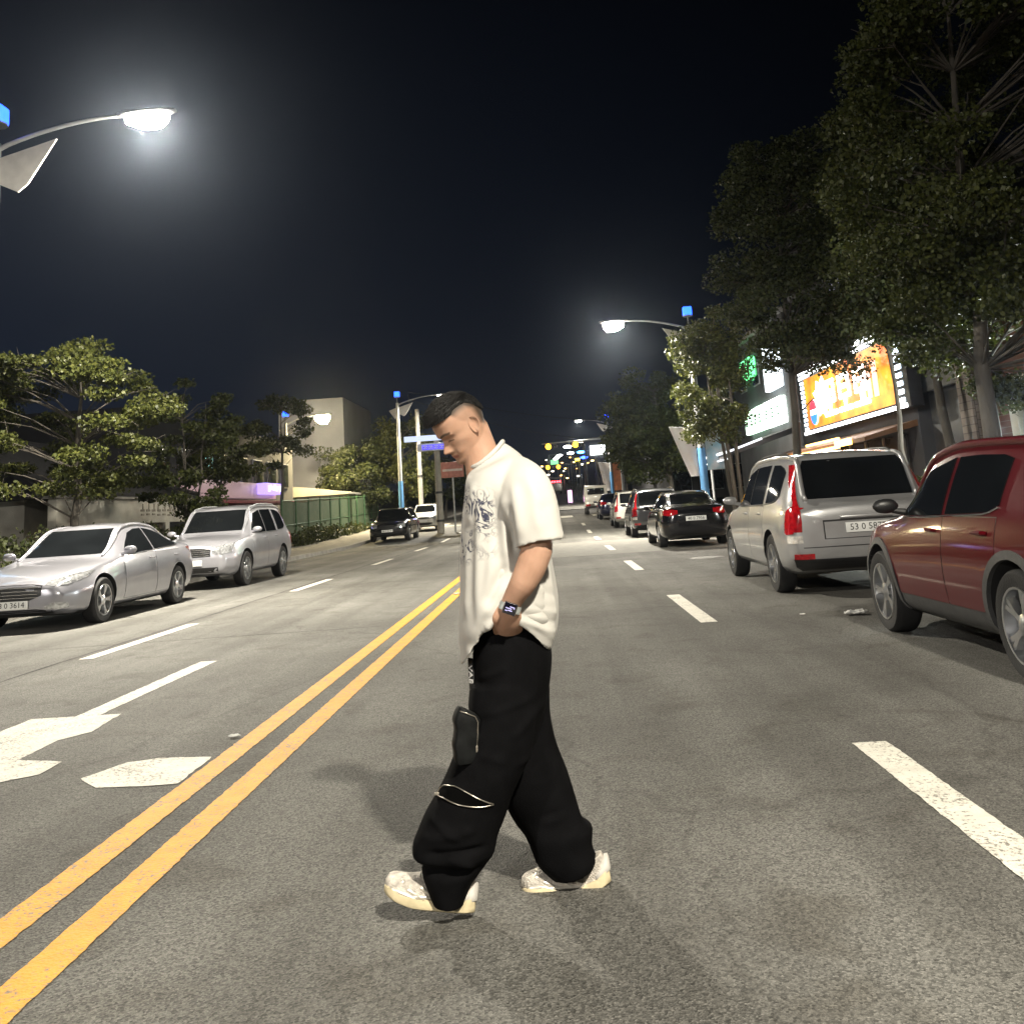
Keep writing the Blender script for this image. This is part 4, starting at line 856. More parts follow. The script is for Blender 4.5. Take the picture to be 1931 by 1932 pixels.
# ------------------------------------------------------------------ street lamps
POLEM = mat('grey painted steel', (.34, .35, .36), .5, .4, var=.12, vscale=4); BLUEP = mat('blue painted steel', (.10, .26, .50), .45, .2, var=.1, vscale=5); CRESTM = mat('white fabric', (.62, .60, .57), .7, var=.08, vscale=6); HEADM = mat('lamp housing', (.25, .25, .26), .4, .6, var=.1)
def lamp_light(name, loc, power, col, size=.35, parent=None, aim=(0, 0, -1)):
    l = bpy.data.lights.new(name, 'AREA'); l.spread = R(167); l.shape = 'DISK'; l.size = size; l.energy = power; l.color = col; o = bpy.data.objects.new(name, l); COL.objects.link(o); o.location = loc
    o.rotation_euler = Vector(aim).to_track_quat('-Z', 'Y').to_euler()
    if parent: o.parent = parent
    return o
LAMPC = (1.0, .925, .77)
def street_lamp(x, y, side, head, label, power=1500, blue=True, crest=1.0, col=LAMPC, lensstr=60, beacon=True, beaconstr=5, lower=None, group='street lamps along the road', headlen=.75, H=None, drop=.09):
    z0 = gz(y) + .12; root = thing('street_lamp', label, 'street lamp', (x, y, z0), 0, group); L_ = lambda p: Vector(p) - Vector((x, y, z0)); H = H or head.z - .35 - z0
    p = MB(); p.lathe([(.0001, 0), (.26, 0), (.26, .03), (.15, .05), (.14, .4), (.125, H * .45), (.11, H * .8), (.10, H), (.0001, H)], 16); p.build('pole', POLEM, root)
    if blue:
        q = MB(); q.lathe([(.155, .06), (.155, .1), (.150, 2.4), (.142, 2.9), (.1, 2.92)], 16); q.box((0, 0, 1.1), (.28, .2, .5), 0, .02); q.build('pole_sleeve', BLUEP, root)
    a = MB(); t = L_(head); pts = []
    for k in np.linspace(0, 1, 12): pts.append(Vector((t.x * k, t.y * k, H - .15 + (t.z - H + .15) * math.sin(k * math.pi / 2) ** .8)))
    a.tube(pts, [.045 - .015 * k for k in np.linspace(0, 1, 12)], 8); a.build('arm', POLEM, root)
    d = 1 if t.x > 0 else -1; h = MB(); h.loft([[(t.x + d * s, t.y + w * math.cos(q), t.z + .02 + hh * math.sin(q)) for q in np.linspace(0, 2 * math.pi, 13)[:-1]] for s, w, hh in ((-.12, .05, .04), (0, .10, .06), (headlen * .4, .16, .07), (headlen * .8, .15, .06), (headlen, .06, .03))])
    hd = h.build('lamp_head', HEADM, root, angle=180)
    l = MB(); l.loft([[(t.x + d * s, t.y + w * math.cos(q), t.z - .02 - drop * k + (.03 + drop * .6 * k) * math.sin(q)) for q in np.linspace(0, 2 * math.pi, 13)[:-1]] for s, w, k in ((.05, .09, .5), (headlen * .35, .15, 1), (headlen * .7, .14, 1), (headlen * .85, .07, .5))]); l.build('lens', glow('lamp lens', col, lensstr), hd, angle=180)
    if crest:
        c = MB(); k = crest
        for sg, poly in ((1, [(.06, -.05), (1.0 * k, .22 * k), (.55 * k, -.5 * k), (.40 * k, -.62 * k), (.06, -.45 * k)]), (-1, [(-.06, -.05), (-.55 * k, -.22 * k), (-.28 * k, -.62 * k), (-.16 * k, -.8 * k), (-.06, -.5 * k)])):
            c.prism([(px_ * d, pz) for px_, pz in poly], -.02, .02, Matrix.Translation((0, 0, H - .25)) @ Matrix.Rotation(R(90), 4, 'X'))
        c.build('crest', CRESTM, root, smooth=False)
    if beacon:
        b = MB(); b.box((0, 0, H + .55), (.32, .32, .34), 0, .04); bo = b.build('beacon', glow('blue beacon', (.012, .06, 1.0), beaconstr), root)
        bs = MB(); bs.lathe([(.03, H - .02), (.03, H + .36), (.2, H + .36), (.2, H + .39), (.001, H + .395)], 10); bs.build('beacon_bracket', HEADM, bo)
    if power:
        lamp_light('street lamp light', (t.x + d * headlen * .5, t.y, t.z - .04 - drop * 1.75), power, col, .45, root)
    return root
def banner(x, y, z, w0, w1, h, side, m, label, grp='banners on the lamp posts', bands=None):
    root = thing('banner', label, 'banner', (x, y, z), 0, grp); mb = MB(); rows = []
    for t in np.linspace(0, 1, 14):
        w = w0 + (w1 - w0) * t; x0 = .17 * side + side * .06 * t * 0; rows.append([(x0 + side * w * s, .04 * math.sin(s * 5 + t * 4), -h * t - .12 * (1 - s) * 0 + .10 * s * (1 - t)) for s in np.linspace(0, 1, 8)])
    mb.grid(rows, 0, (0, .006, 0)); mb.build('fabric', m, root)
    for p0_, p1_ in (((0, 0, .02), (side * (.17 + w0), 0, .12)), ((0, 0, -h), (side * (.17 + w1), 0, -h))): r = MB(); r.tube([p0_, p1_], .012, 6); r.build('bracket', POLEM, root)
    return root

l1 = at(270, 215, 16)
street_lamp(-9.7, 16, 1, l1 - Vector((.35, 0, 0)), 'street lamp with glaring white light at the upper left over the near lane', 2100, crest=1.15, lensstr=420, headlen=.95, drop=.15)
street_lamp(5.6, 35.8, -1, at(1160, 607, 35.8) + Vector((.35, 0, 0)), 'street lamp with blue sleeved post between the right hand trees and parked cars', 2000, lensstr=300, headlen=.95, drop=.20)
street_lamp(-9.5, 60, 1, at(834, 744, 60) - Vector((.35, 0, 0)), 'street lamp whose light shows just above the man\'s forehead', 1900, lensstr=90)
street_lamp(5.6, 91, -1, at(1090, 793, 91) + Vector((.35, 0, 0)), 'distant street lamp on the right beyond the white pickup truck', 1900, lensstr=90)
street_lamp(-16.7, 60, 1, at(603, 783, 60) - Vector((.35, 0, 0)), 'yellowish street lamp in front of the tall grey wall', 1800, blue=False, crest=.8, col=(1.0, .80, .42), lensstr=420, headlen=1.15, drop=.34)
street_lamp(5.6, -4.0, -1, Vector((3.7, -4.0, 8.6)), 'street lamp behind the camera on the right pavement', 2300)
# a flood lamp on a tall post behind the camera on the left: it throws the man's long soft shadow up the right lane
street_lamp(-16.2, -19, 1, Vector((-15, -19, 9.6)), 'tall flood lamp behind the camera beyond the left pavement', 0, crest=0, beacon=False, blue=False, headlen=.6)
fl_ = [o for o in bpy.data.objects if o.get('label', '').startswith('tall flood lamp')][0]
lamp_light('flood lamp light', (1.5, .35, 9.18), 1700, (1, .94, .84), .4, fl_, (14.8, 22.4, -8.4))
WBAN = mat('white banner cloth', (.78, .77, .80), .75, var=.16, vscale=1.8, col2=(.74, .66, .62)); BBAN = mat('pale blue banner cloth', (.20, .42, .55), .7, var=.35, vscale=2.0, col2=(.55, .50, .48))
banner(5.6, 35.8, 3.75, .95, .30, 1.75, -1, WBAN, 'white banner hung on the left of the blue lamp post')
banner(5.6, 35.8, 3.75, .80, .75, 1.55, 1, BBAN, 'pale blue banner hung on the right of the blue lamp post')
banner(5.6, 91, 4.9, 1.0, .5, 2.6, -1, WBAN, 'white banner on the distant right lamp post')
banner(5.6, 91, 4.9, 1.0, .7, 2.6, 1, mat('orange banner cloth', (.55, .20, .08), .7, var=.3, vscale=2), 'orange banner on the distant right lamp post')

# far lamps seen up the hill
def far_lamp(px, py, Y, col, label, w=.5, h=.2, strength=30, side=1, name='street_lamp', cat='street lamp', grp='far lamps up the hill', arm=2.2):
    p = at(px, py, Y); z0 = gz(Y); r = thing(name, label, cat, (p.x + side * arm, Y, z0), 0, grp); H = p.z - z0
    q = MB(); q.tube([(0, 0, 0), (0, 0, H + .2)], .09, 8); q.tube([(0, 0, H + .2), (-side * arm, 0, H + .12)], .05, 6); q.build('pole', POLEM, r)
    b = MB(); b.lathe([(.001, -1), (.5, -.86), (.86, -.5), (1, 0), (.86, .5), (.5, .86), (.001, 1)], 14); b.v = [(x_ * w * .55 - side * arm, y_ * .25, z_ * h * .55 + H) for x_, y_, z_ in b.v]; b.build('lens', glow('far lamp light', col, strength), r)
    return r
far_lamp(1070, 843, 120, (1, .95, .8), 'far white street lamp between the two amber signals', .9, .32)
far_lamp(1076, 855, 170, (1, .97, .9), 'far white street lamp just under the right amber signal', 1.1, .35)
far_lamp(1055, 859, 200, (1, .97, .9), 'far white street lamp highest of the three above the green lit sign', 1.1, .3, side=-1)
far_lamp(1051, 863, 230, (1, .97, .9), 'far white street lamp in the middle of the three above the green lit sign', 1.1, .3, side=-1)
far_lamp(1047, 866, 260, (1, .97, .9), 'far white street lamp lowest of the three above the green lit sign', 1.1, .3, side=-1)
far_lamp(1095, 853, 150, (.04, .30, 1), 'far pale blue beacon above the dark blue one', 1.1, .4, 14, name='warning_beacon', cat='beacon', grp='far blue beacons')
far_lamp(1101, 863, 140, (.02, .06, 1), 'far dark blue beacon to the left of the lit shop band', 1.0, .35, 12, name='warning_beacon', cat='beacon', grp='far blue beacons')

for i, (px, py, Y) in enumerate(((1022, 880, 190), (1030, 868, 240), (1060, 873, 210), (1066, 884, 180), (1042, 889, 170), (1075, 863, 230), (1082, 872, 200), (1098, 876, 150), (1108, 873, 140), (1117, 869, 130), (1034, 896, 160), (1058, 897, 190), (1070, 902, 170), (1090, 898, 150), (1026, 892, 220), (1049, 902, 240), (1063, 889, 260), (1087, 884, 240))):
    far_lamp(px, py, Y, ((1, .62, .22), (1, .9, .72), (1, .45, .12))[i % 3], 'small warm point of light among many far up the road', .42, .20, 6, 1 if i % 2 else -1, grp='small far lights along the road', arm=.6)
# ------------------------------------------------------------------ traffic signals, signs, utility poles
SIGK = mat('signal housing', (.02, .02, .022), .5, var=.2); DLENS = mat('dark lens', (.02, .015, .012), .2, var=.3)
def signal(px, py, Y, polex, label, lit, H, n=3, s=1.0, hw=.42):
    z0 = gz(Y); r = thing('traffic_signal', label, 'traffic signal', (polex, Y, z0), 0, 'amber traffic signals'); p = at(px, py, Y); d = p.x - polex; zz = p.z - z0
    q = MB(); q.tube([(0, 0, 0), (0, 0, zz + .5)], [.14, .10], 10); q.tube([(0, 0, zz + .45), (d - .6, 0, zz + .28)], [.07, .05], 8); q.build('pole', POLEM, r)
    b = MB(); b.box((d + .4 * s, 0, zz), (1.5 * s, .25, .48 * s), 0, .06); ho = b.build('signal_box', SIGK, r)
    l = MB(); l.lathe([(.0001, .04), (hw * .6, .02), (hw * .62, -.06)], 16, Matrix.Translation((d, -.15, zz)) @ Matrix.Rotation(R(90), 4, 'X')); l.build('lit_lamp', glow('amber signal light', lit, 6), ho)
    for k in (.45, .9): u = MB(); u.lathe([(.0001, .01), (.15, 0), (.16, -.03)], 16, Matrix.Translation((d + k * s, -.14, zz)) @ Matrix.Rotation(R(90), 4, 'X')); u.build('unlit_lamp', DLENS, ho)
    return r
AMB = (1.0, .48, .02)
signal(1034, 843, 88, 6.4, 'flashing amber traffic signal, left one of the high pair over the road', AMB, 7, s=.7)
signal(1085, 839, 88.6, 6.5, 'flashing amber traffic signal, right one of the high pair over the road', AMB, 7, s=.7)
signal(1033, 882, 135, 7.0, 'far amber traffic signal, left one of the low pair by the red tail lights', AMB, 7, s=.7, hw=.46)
signal(1053, 881, 136, 7.1, 'far amber traffic signal, right one of the low pair by the red tail lights', AMB, 7, s=.7, hw=.46)
def lit_panel(name, px0, py0, px1, py1, Y, m, label, cat='shop sign', grp='far lit signs', depth=.25, posts=True):
    a, b = at(px0, py0, Y), at(px1, py1, Y); r = thing(name, label, cat, ((a.x + b.x) / 2, Y, gz(Y)), 0, grp); c = (a + b) / 2 - Vector(r.location)
    q = MB(); q.box((0, 0, c.z), (abs(b.x - a.x), depth, abs(a.z - b.z)), 0, .03); q.build('lit_face', m, r); p = MB()
    for sx_ in ((-.4, .4) if posts else ()): p.tube([(sx_ * abs(b.x - a.x), depth, 0), (sx_ * abs(b.x - a.x), depth, c.z + abs(a.z - b.z) / 2)], .06, 6)
    if posts: p.build('posts', POLEM, r)
    return r
lit_panel('shop_sign', 1038, 868, 1053, 876, 180, glow('green and red far sign', (.25, .8, .35), 1.0), 'small green lit sign far up the road')
lit_panel('shop_sign', 1084, 865, 1093, 869, 125, glow('yellow far sign', (1, .75, .05), 6), 'small yellow lit sign beside the dark blue beacon')
lit_panel('shop_sign', 1112, 841, 1142, 857, 150, glow('white shop band', (.95, 1, .97), 3.5), 'white glaring sign band behind the distant lamp post', posts=False)
lit_panel('shop_sign', 1148, 846, 1225, 855, 112, glow('dim white band', (.8, .85, .82), .35), 'long dim white sign band under the right tree crowns', posts=False)
lit_panel('shop_sign', 1240, 843, 1285, 850, 76, glow('yellow strip', (1, .80, .08), 5), 'yellow lit strip sign left of the white banner', posts=False)
lit_panel('shop_sign', 1290, 842, 1312, 847, 76.1, glow('white strip', (.95, .97, 1), 3), 'short white lit strip sign behind the white banner', posts=False)
lit_panel('shop_sign', 1070, 925, 1080, 948, 105, glow('pink lit board', (1, .55, .85), 1.0), 'pink and white lit board on the pavement far left of the truck', cat='sign board')
# left: poles and signs past the man's head
def utility_pole(px, pyt, Y, X, label, m, r0=.17):
    t = at(px, pyt, Y); r = thing('utility_pole', label, 'utility pole', (t.x, Y, gz(Y)), 0, 'utility poles on the left'); q = MB(); q.tube([(0, 0, 0), (0, 0, (t.z - gz(Y)) * .5), (0, 0, t.z - gz(Y))], [r0, r0 * .88, r0 * .75], 14); q.build('pole', m, r)
    c = MB(); H = t.z - gz(Y)
    for z in (H * .12, H * .42): c.lathe([(r0 * .98, z), (r0 * 1.03, z), (r0 * 1.03, z + .12), (r0 * .98, z + .12)], 14)
    c.build('bands', SIGK, r); return r
up1 = utility_pole(786, 772, 63, 0, 'grey utility pole beside the blue street sign left of the man\'s face', CONC)
up2 = utility_pole(823, 830, 52, 0, 'concrete utility pole standing below the man\'s nose', mat('pale concrete', (.33, .31, .27), .85, var=.15, vscale=3, bump=.2), .2)
SGNB = glow('blue sign face', (.10, .08, .85), .9)
p = at(820, 843, 51.6); r = thing('street_sign', 'blue and white street name sign on the pole by the man\'s brow', 'street sign', (p.x, p.y, p.z), 0, None)
q = MB(); q.box((0, 0, 0), (1.9, .05, .42), 0, .02); q.build('plate', mat('white sign face', (.6, .62, .7), .4, var=.05), r)
q = MB(); q.box((-.12, -.03, 0), (1.35, .02, .26), 0, .005); bl = q.build('blue_field', SGNB, r); q = MB(); q.prism([(-.95, .10), (-.70, .21), (-.70, -.21), (-.95, -.10)], .026, .05, Matrix.Rotation(R(90), 4, 'X')); q.build('arrow_tip', mat('sign white', (.7, .7, .78), .4, var=.05), r)
SGW = mat('sign lettering white', (.75, .76, .85), .4, var=.05)
for k in range(4):
    q = MB(); u = -.62 + k * .30; q.prism([(u, -.08), (u + .20, -.08), (u + .20, -.04), (u + .12, -.04), (u + .12, .02), (u + .20, .02), (u + .20, .08), (u, .08), (u, .04), (u + .07, .04), (u + .07, -.04), (u, -.04)], .042, .055, Matrix.Rotation(R(90), 4, 'X')); q.build('sign_character', SGW, bl, smooth=False)
q = MB(); q.tube([(.9, .0, -.1), (1.15, .25, -.1)], .03, 6); q.build('bracket', POLEM, r)
p = at(800, 827, 51.4); r = thing('street_sign', 'white strip sign above the blue street name sign', 'street sign', (p.x, p.y, p.z)); q = MB(); q.box((0, 0, 0), (2.2, .05, .30), 0, .02); q.build('plate', glow('pale blue white sign', (.65, .75, 1.0), .55), r); q = MB(); q.tube([(1.0, 0, 0), (1.35, .3, -.05)], .03, 6); q.build('bracket', POLEM, r)
p = at(853, 886, 52.5); r = thing('notice_board', 'dull red and white notice board below the man\'s mouth', 'sign board', (p.x, p.y, p.z)); q = MB(); q.box((0, 0, 0), (1.25, .06, .85), 0, .02); q.build('board', mat('red notice', (.42, .16, .12), .6, var=.2, vscale=6), r); q = MB(); q.box((0, -.035, -.02), (1.1, .02, .12), 0, .004); q.build('white_stripe', mat('notice white', (.6, .5, .45), .6, var=.1), r); q = MB(); q.tube([(0, .06, -p.z + .1), (0, .06, 0)], .05, 8); q.build('post', POLEM, r)

CABM = mat('black cable', (.02, .02, .02), .6, var=.2)
def cable(a, b, sag, label):
    a, b = Vector(a), Vector(b); q = MB(); q.tube([a.lerp(b, t) - Vector((0, 0, sag * 4 * t * (1 - t))) for t in np.linspace(0, 1, 24)], .022, 5); tag(q.build('overhead_cable', CABM, None, angle=180), label, 'cable', 'overhead cables at the junction')
cable((-9.2, 63, 9.4), (6.4, 88, 8.6), .5, 'black overhead cable crossing the road above the amber signals')
cable((-9.2, 63.1, 8.9), (7.0, 120, 9.2), .8, 'black overhead cable running up the hill from the grey pole')
cable((-9.2, 62.9, 9.2), (-14, 100, 9.5), .6, 'black overhead cable along the left pavement past the grey pole')
# ------------------------------------------------------------------ left side buildings and walls
DARKW = mat('dark rendered wall', (.055, .055, .06), .9, var=.25, vscale=.8, bump=.2, bscale=12); GREYW = mat('grey corrugated wall', (.17, .18, .235), .7, var=.14, vscale=.5, bump=.15, bscale=6); WINDK = mat('dark window', (.012, .014, .018), .12, spec=.5, var=.3); PALEW = mat('pale wall', (.40, .38, .33), .85, var=.2, vscale=1.5, bump=.2, bscale=20)
ROOFM = mat('dark roof tiles', (.035, .034, .036), .8, var=.3, vscale=9, bump=.5, bscale=26)
def building(name, label, cat, x0, x1, y0, y1, h, wallm, win=(), roof=True, grp=None, storeys=0, face='x1'):
    cx, cy, z0 = (x0 + x1) / 2, (y0 + y1) / 2, gz((y0 + y1) / 2) - .02; r = thing(name, label, cat, (cx, cy, z0), 0, grp); a, b = (x1 - x0) / 2, (y1 - y0) / 2
    q = MB(); q.box((0, 0, h / 2), (2 * a, 2 * b, h), 0, .03); wo = q.build('wall', wallm, r)
    if roof: q = MB(); q.box((0, 0, h + .1), (2 * a + .4, 2 * b + .4, .22), 0, .04); q.build('roof_parapet', CONC, r)
    for s in range(storeys):
        q = MB(); q.box((0, 0, (s + 1) * h / (storeys + 1)), (2 * a + .12, 2 * b + .12, .14), 0, .02); q.build('floor_band', CONC, wo)
    for (u, z, w, hh, m) in win:          # windows on the face towards the road or the camera
        fr = MB(); gl = MB()
        for mb_, g, o_ in ((fr, .10, .05), (gl, 0, .08)):
            if face == 'x1': mb_.box((a + o_ / 2, u, z), (o_, w + g, hh + g), 0, .01)
            elif face == 'x0': mb_.box((-a - o_ / 2, u, z), (o_, w + g, hh + g), 0, .01)
            else: mb_.box((u, -b - o_ / 2, z), (w + g, o_, hh + g), 0, .01)
        f = fr.build('window', POLEM if m is WINDK else m, r); gl.build('pane', m, f)
    return r
rngb = random.Random(3)
wins = [(u, z, 1.5, 1.3, WINDK) for z in (3.9,) for u in (-8.5, -6, -3.5, -1, 1.5, 4, 6.5, 9)]
wins[2] = (-3.2, 4.1, .8, .75, glow('teal lit window', (.5, 1, .9), 1.2))
bA = building('apartment_block', 'dark three storey block behind the left trees with one lit window', 'building', -27, -15.5, 35, 57, 5.9, mat('charcoal rendered wall', (.022, .022, .025), .9, var=.25, vscale=.8, bump=.2, bscale=12), wins, False, None, 0)
# pink lit shop band along its ground floor
def band(name, x, y0, y1, z, h, m, label, grp='shop fronts on the left', d=.5):
    r = thing(name, label, 'shop sign', (x, (y0 + y1) / 2, z), 0, grp); q = MB(); q.box((0, 0, 0), (d, y1 - y0, h), 0, .03); q.build('sign_face', m, r); return r
band('shop_sign', -14.9, 37.5, 50.5, 2.95, .75, glow('pink lit fascia', (.80, .55, .62), .09), 'long pinkish lit fascia behind the silver off-roader')
r = band('shop_sign', -14.45, 47.3, 50.2, 3.05, .55, glow('violet sign', (.35, .25, 1.0), 1.1), 'small violet lit sign at the end of the pink fascia')
q = MB()
for k in range(7): q.box((.27, -1.0 + k * .33, .06 * (k % 2)), (.04, .2, .3 - .08 * (k % 3)), 0, .01)
q.build('sign_strokes', glow('pale violet strokes', (.8, .8, 1), 1.6), r)
band('shop_awning', -14.5, 36, 51, 2.35, .16, mat('red awning', (.20, .03, .04), .7, var=.2), 'dull red awning edge under the pink fascia', d=1.4)
# traditional house with a tiled hip roof and pale signboard
r = thing('tiled_house', 'low house with a dark tiled hip roof and pale wall behind the hedge', 'house', (-17.2, 30.5, 0)); q = MB(); q.box((0, 0, 1.2), (5.6, 9.5, 2.4), 0, .03); q.build('wall', PALEW, r)
q = MB(); q.loft([[(-3.6, -5.6, 2.35), (3.6, -5.6, 2.35), (3.6, 5.6, 2.35), (-3.6, 5.6, 2.35)], [(-3.7, -5.8, 2.5), (3.7, -5.8, 2.5), (3.7, 5.8, 2.5), (-3.7, 5.8, 2.5)], [(-1.9, -4.1, 3.2), (1.9, -4.1, 3.2), (1.9, 4.1, 3.2), (-1.9, 4.1, 3.2)], [(-.3, -3.0, 4.3), (.3, -3.0, 4.3), (.3, 3.0, 4.3), (-.3, 3.0, 4.3)]]); ro = q.build('roof', ROOFM, r, smooth=False)
q = MB(); q.tube([(0, -3.2, 4.35), (0, 3.2, 4.35)], .14, 8)
for sx_ in (1, -1):
    for sy in (1, -1): q.tube([(sx_ * .2, sy * 3.0, 4.32), (sx_ * 1.9, sy * 4.1, 3.25), (sx_ * 3.7, sy * 5.8, 2.56)], .10, 6)
q.build('ridge_tiles', ROOFM, ro)
r = thing('signboard_wall', 'pale low wall with faint lettering behind the two silver cars', 'wall', (-13.4, 31.5, 0)); q = MB(); q.box((0, 0, 1.95), (.25, 12.4, .75), 0, .03); q.build('panel', PALEW, r)
for k in range(6): q = MB(); q.box((0, -6 + k * 2.4, .8), (.3, .35, 1.6), 0, .03); q.build('pillar', PALEW, r)
q = MB(); rl = random.Random(5)
for k in range(15):
    yy = -.8 + k * .43; q.box((.13, yy, 1.98), (.03, .28, .07), 0, .005); q.box((.13, yy + rl.uniform(-.08, .08), 2.08), (.03, .06, .22), 0, .005); q.box((.13, yy, 1.83 + rl.uniform(-.02, .03)), (.03, .22, .06), 0, .005)
q.build('faded_strokes', mat('faded sign strokes', (.20, .18, .15), .8, var=.3), r); q = MB(); q.box((.02, 0, 2.36), (.5, 12.8, .08), 0, .02); q.build('coping', CONC, r)
building('grey_tower', 'tall blank grey wall lit by the yellowish lamp', 'building', -19.3, -14.6, 67.5, 78, 9.3, GREYW, [], False)
r = building('side_house', 'small pale house with a dark doorway under the tall grey wall', 'house', -19.5, -13.4, 61.5, 67, 2.4, PALEW, [(1.8, 1.2, 2.2, 1.5, WINDK)], False, None, 0, 'y0')
q = MB(); q.prism([(-3.4, 2.43), (3.4, 2.43), (3.4, 2.55), (.5, 3.0), (-3.4, 3.45)], -3.0, 3.0, Matrix.Rotation(R(90), 4, 'X')); q.build('roof', mat('pale metal roof', (.30, .28, .24), .6, var=.15, vscale=1), r, smooth=False)
# green mesh fence
r = thing('mesh_fence', 'green mesh fence with posts along the left pavement', 'fence', (-12.7, 56.5, 0)); FEN = mat('green fence mesh', (.045, .08, .035), .8, var=.35, vscale=3, bump=.3, bscale=50, col2=(.075, .10, .05))
q = MB(); rows = [[(.03 * math.sin(y * 2.1), y - 56.5, gz(y) + .12 + h) for h in np.linspace(.05, 2.05 + .05 * math.sin(y), 6)] for y in np.linspace(44.5, 69, 60)]; q.grid(rows, 0, (-.01, 0, 0)); q.build('mesh_panel', FEN, r)
FPO = mat('green post', (.06, .14, .06), .5, .2, var=.1)
for k in range(11): q = MB(); y = 44.5 + k * 2.45; q.tube([(.05, y - 56.5, gz(y)), (.05, y - 56.5, gz(y) + 2.35)], .04, 8); q.build('post', FPO, r)
q = MB(); q.tube([(.05, y - 56.5, gz(y) + 2.25) for y in np.linspace(44.5, 69, 12)], .03, 6); q.tube([(.05, y - 56.5, gz(y) + 1.1) for y in np.linspace(44.5, 69, 12)], .02, 6); q.build('rail', FPO, r)

# ------------------------------------------------------------------ right side buildings
BRICK = bpy.data.materials.new('dark brick'); BRICK.use_nodes = True; nt = BRICK.node_tree; b = nt.nodes['Principled BSDF']; tcb = nt.nodes.new('ShaderNodeTexCoord'); mpb = nt.nodes.new('ShaderNodeMapping'); mpb.inputs['Rotation'].default_value = (R(90), 0, R(90)); br = nt.nodes.new('ShaderNodeTexBrick'); br.inputs['Scale'].default_value = 4.2; br.inputs['Color1'].default_value = (.13, .055, .035, 1); br.inputs['Color2'].default_value = (.09, .04, .028, 1); br.inputs['Mortar'].default_value = (.16, .14, .12, 1)
nt.links.new(tcb.outputs['Object'], mpb.inputs['Vector']); nt.links.new(mpb.outputs['Vector'], br.inputs['Vector']); nt.links.new(br.outputs['Color'], b.inputs['Base Color']); b.inputs['Roughness'].default_value = .9; bpn = nt.nodes.new('ShaderNodeBump'); bpn.inputs['Strength'].default_value = .6; bpn.inputs['Distance'].default_value = .01; bpn.invert = True; nt.links.new(br.outputs['Fac'], bpn.inputs['Height']); nt.links.new(bpn.outputs['Normal'], b.inputs['Normal'])
STONEP = BRICK.copy(); STONEP.name = 'pale stone pier'; nb = [n for n in STONEP.node_tree.nodes if n.type == 'TEX_BRICK'][0]; nb.inputs['Color1'].default_value = (.26, .22, .19, 1); nb.inputs['Color2'].default_value = (.18, .15, .13, 1); nb.inputs['Mortar'].default_value = (.07, .06, .05, 1); nb.inputs['Scale'].default_value = 3.2
CREAMF = mat('cream window frame', (.46, .45, .38), .6, var=.12, vscale=4); XF = 8.8
r = building('brick_building', 'dark brick building with a wide cream window frame behind the red car', 'building', XF, XF + 8, 4, 20.2, 5.0, BRICK, [], True)
cy = (4 + 20.2) / 2
q = MB()
for yy in (18.0, 13.2): q.box((-4.09, yy - cy, 1.9), (.20, .30, 2.0), 0, .03)
q.box((-4.09, 15.6 - cy, 2.95), (.22, 5.1, .26), 0, .03); q.box((-4.09, 15.6 - cy, .98), (.26, 5.1, .16), 0, .03); wf_ = q.build('window_frame', CREAMF, r)
q = MB(); q.box((-4.03, 15.6 - cy, 1.95), (.05, 4.5, 1.8), 0); q.build('pane', WINDK, wf_, smooth=False)
q = MB(); q.box((-4.06, 17.2 - cy, 1.95), (.07, .12, 1.8)); q.box((-4.06, 15.6 - cy, 1.95), (.07, .12, 1.8)); q.build('mullion', CREAMF, wf_, smooth=False)
q = MB(); q.box((-4.13, 19.75 - cy, 2.1), (.30, .62, 4.2), 0, .04); q.build('stone_pier', STONEP, r)
q = MB(); q.box((-4.3, 15 - cy, 4.35), (.7, 10.2, .28), 0, .03); q.build('eave', CONC, r)
wl = thing('wall_lamp', 'small lit wall lamp on the brick front beside the cream framed window', 'wall lamp', (8.70, 16.95, 1.97)); q = MB(); q.box((0, 0, .09), (.22, .30, .05), 0, .01); q.build('housing', HEADM, wl); q = MB(); q.lathe([(.0001, -.07), (.06, -.065), (.10, -.02), (.11, .03), (.0001, .06)], 16); q.build('lens', glow('wall lamp lens', (.95, 1, .95), 40), wl)
lamp_light('wall lamp light', (-.14, 0, -.02), 260, (.95, 1, .92), .2, wl, (-1, -.25, .12))
r = building('dark_shop', 'dark shuttered shop between the restaurant and the brick pier', 'building', XF + .25, XF + 8, 20.23, 22.9, 4.6, DARKW, [], True)
q = MB(); q.box((-3.9, 0, 1.75), (.1, 2.2, 3.0), 0, .02); sh_o = q.build('shutter', mat('charcoal shutter', (.020, .022, .026), .55, .3, var=.15, bump=.1, bscale=8), r); q = MB(); q.box((-3.96, 0, 3.6), (.14, 2.5, .5), 0, .02); q.build('fascia', mat('grey fascia', (.16, .16, .155), .7, var=.15), r)
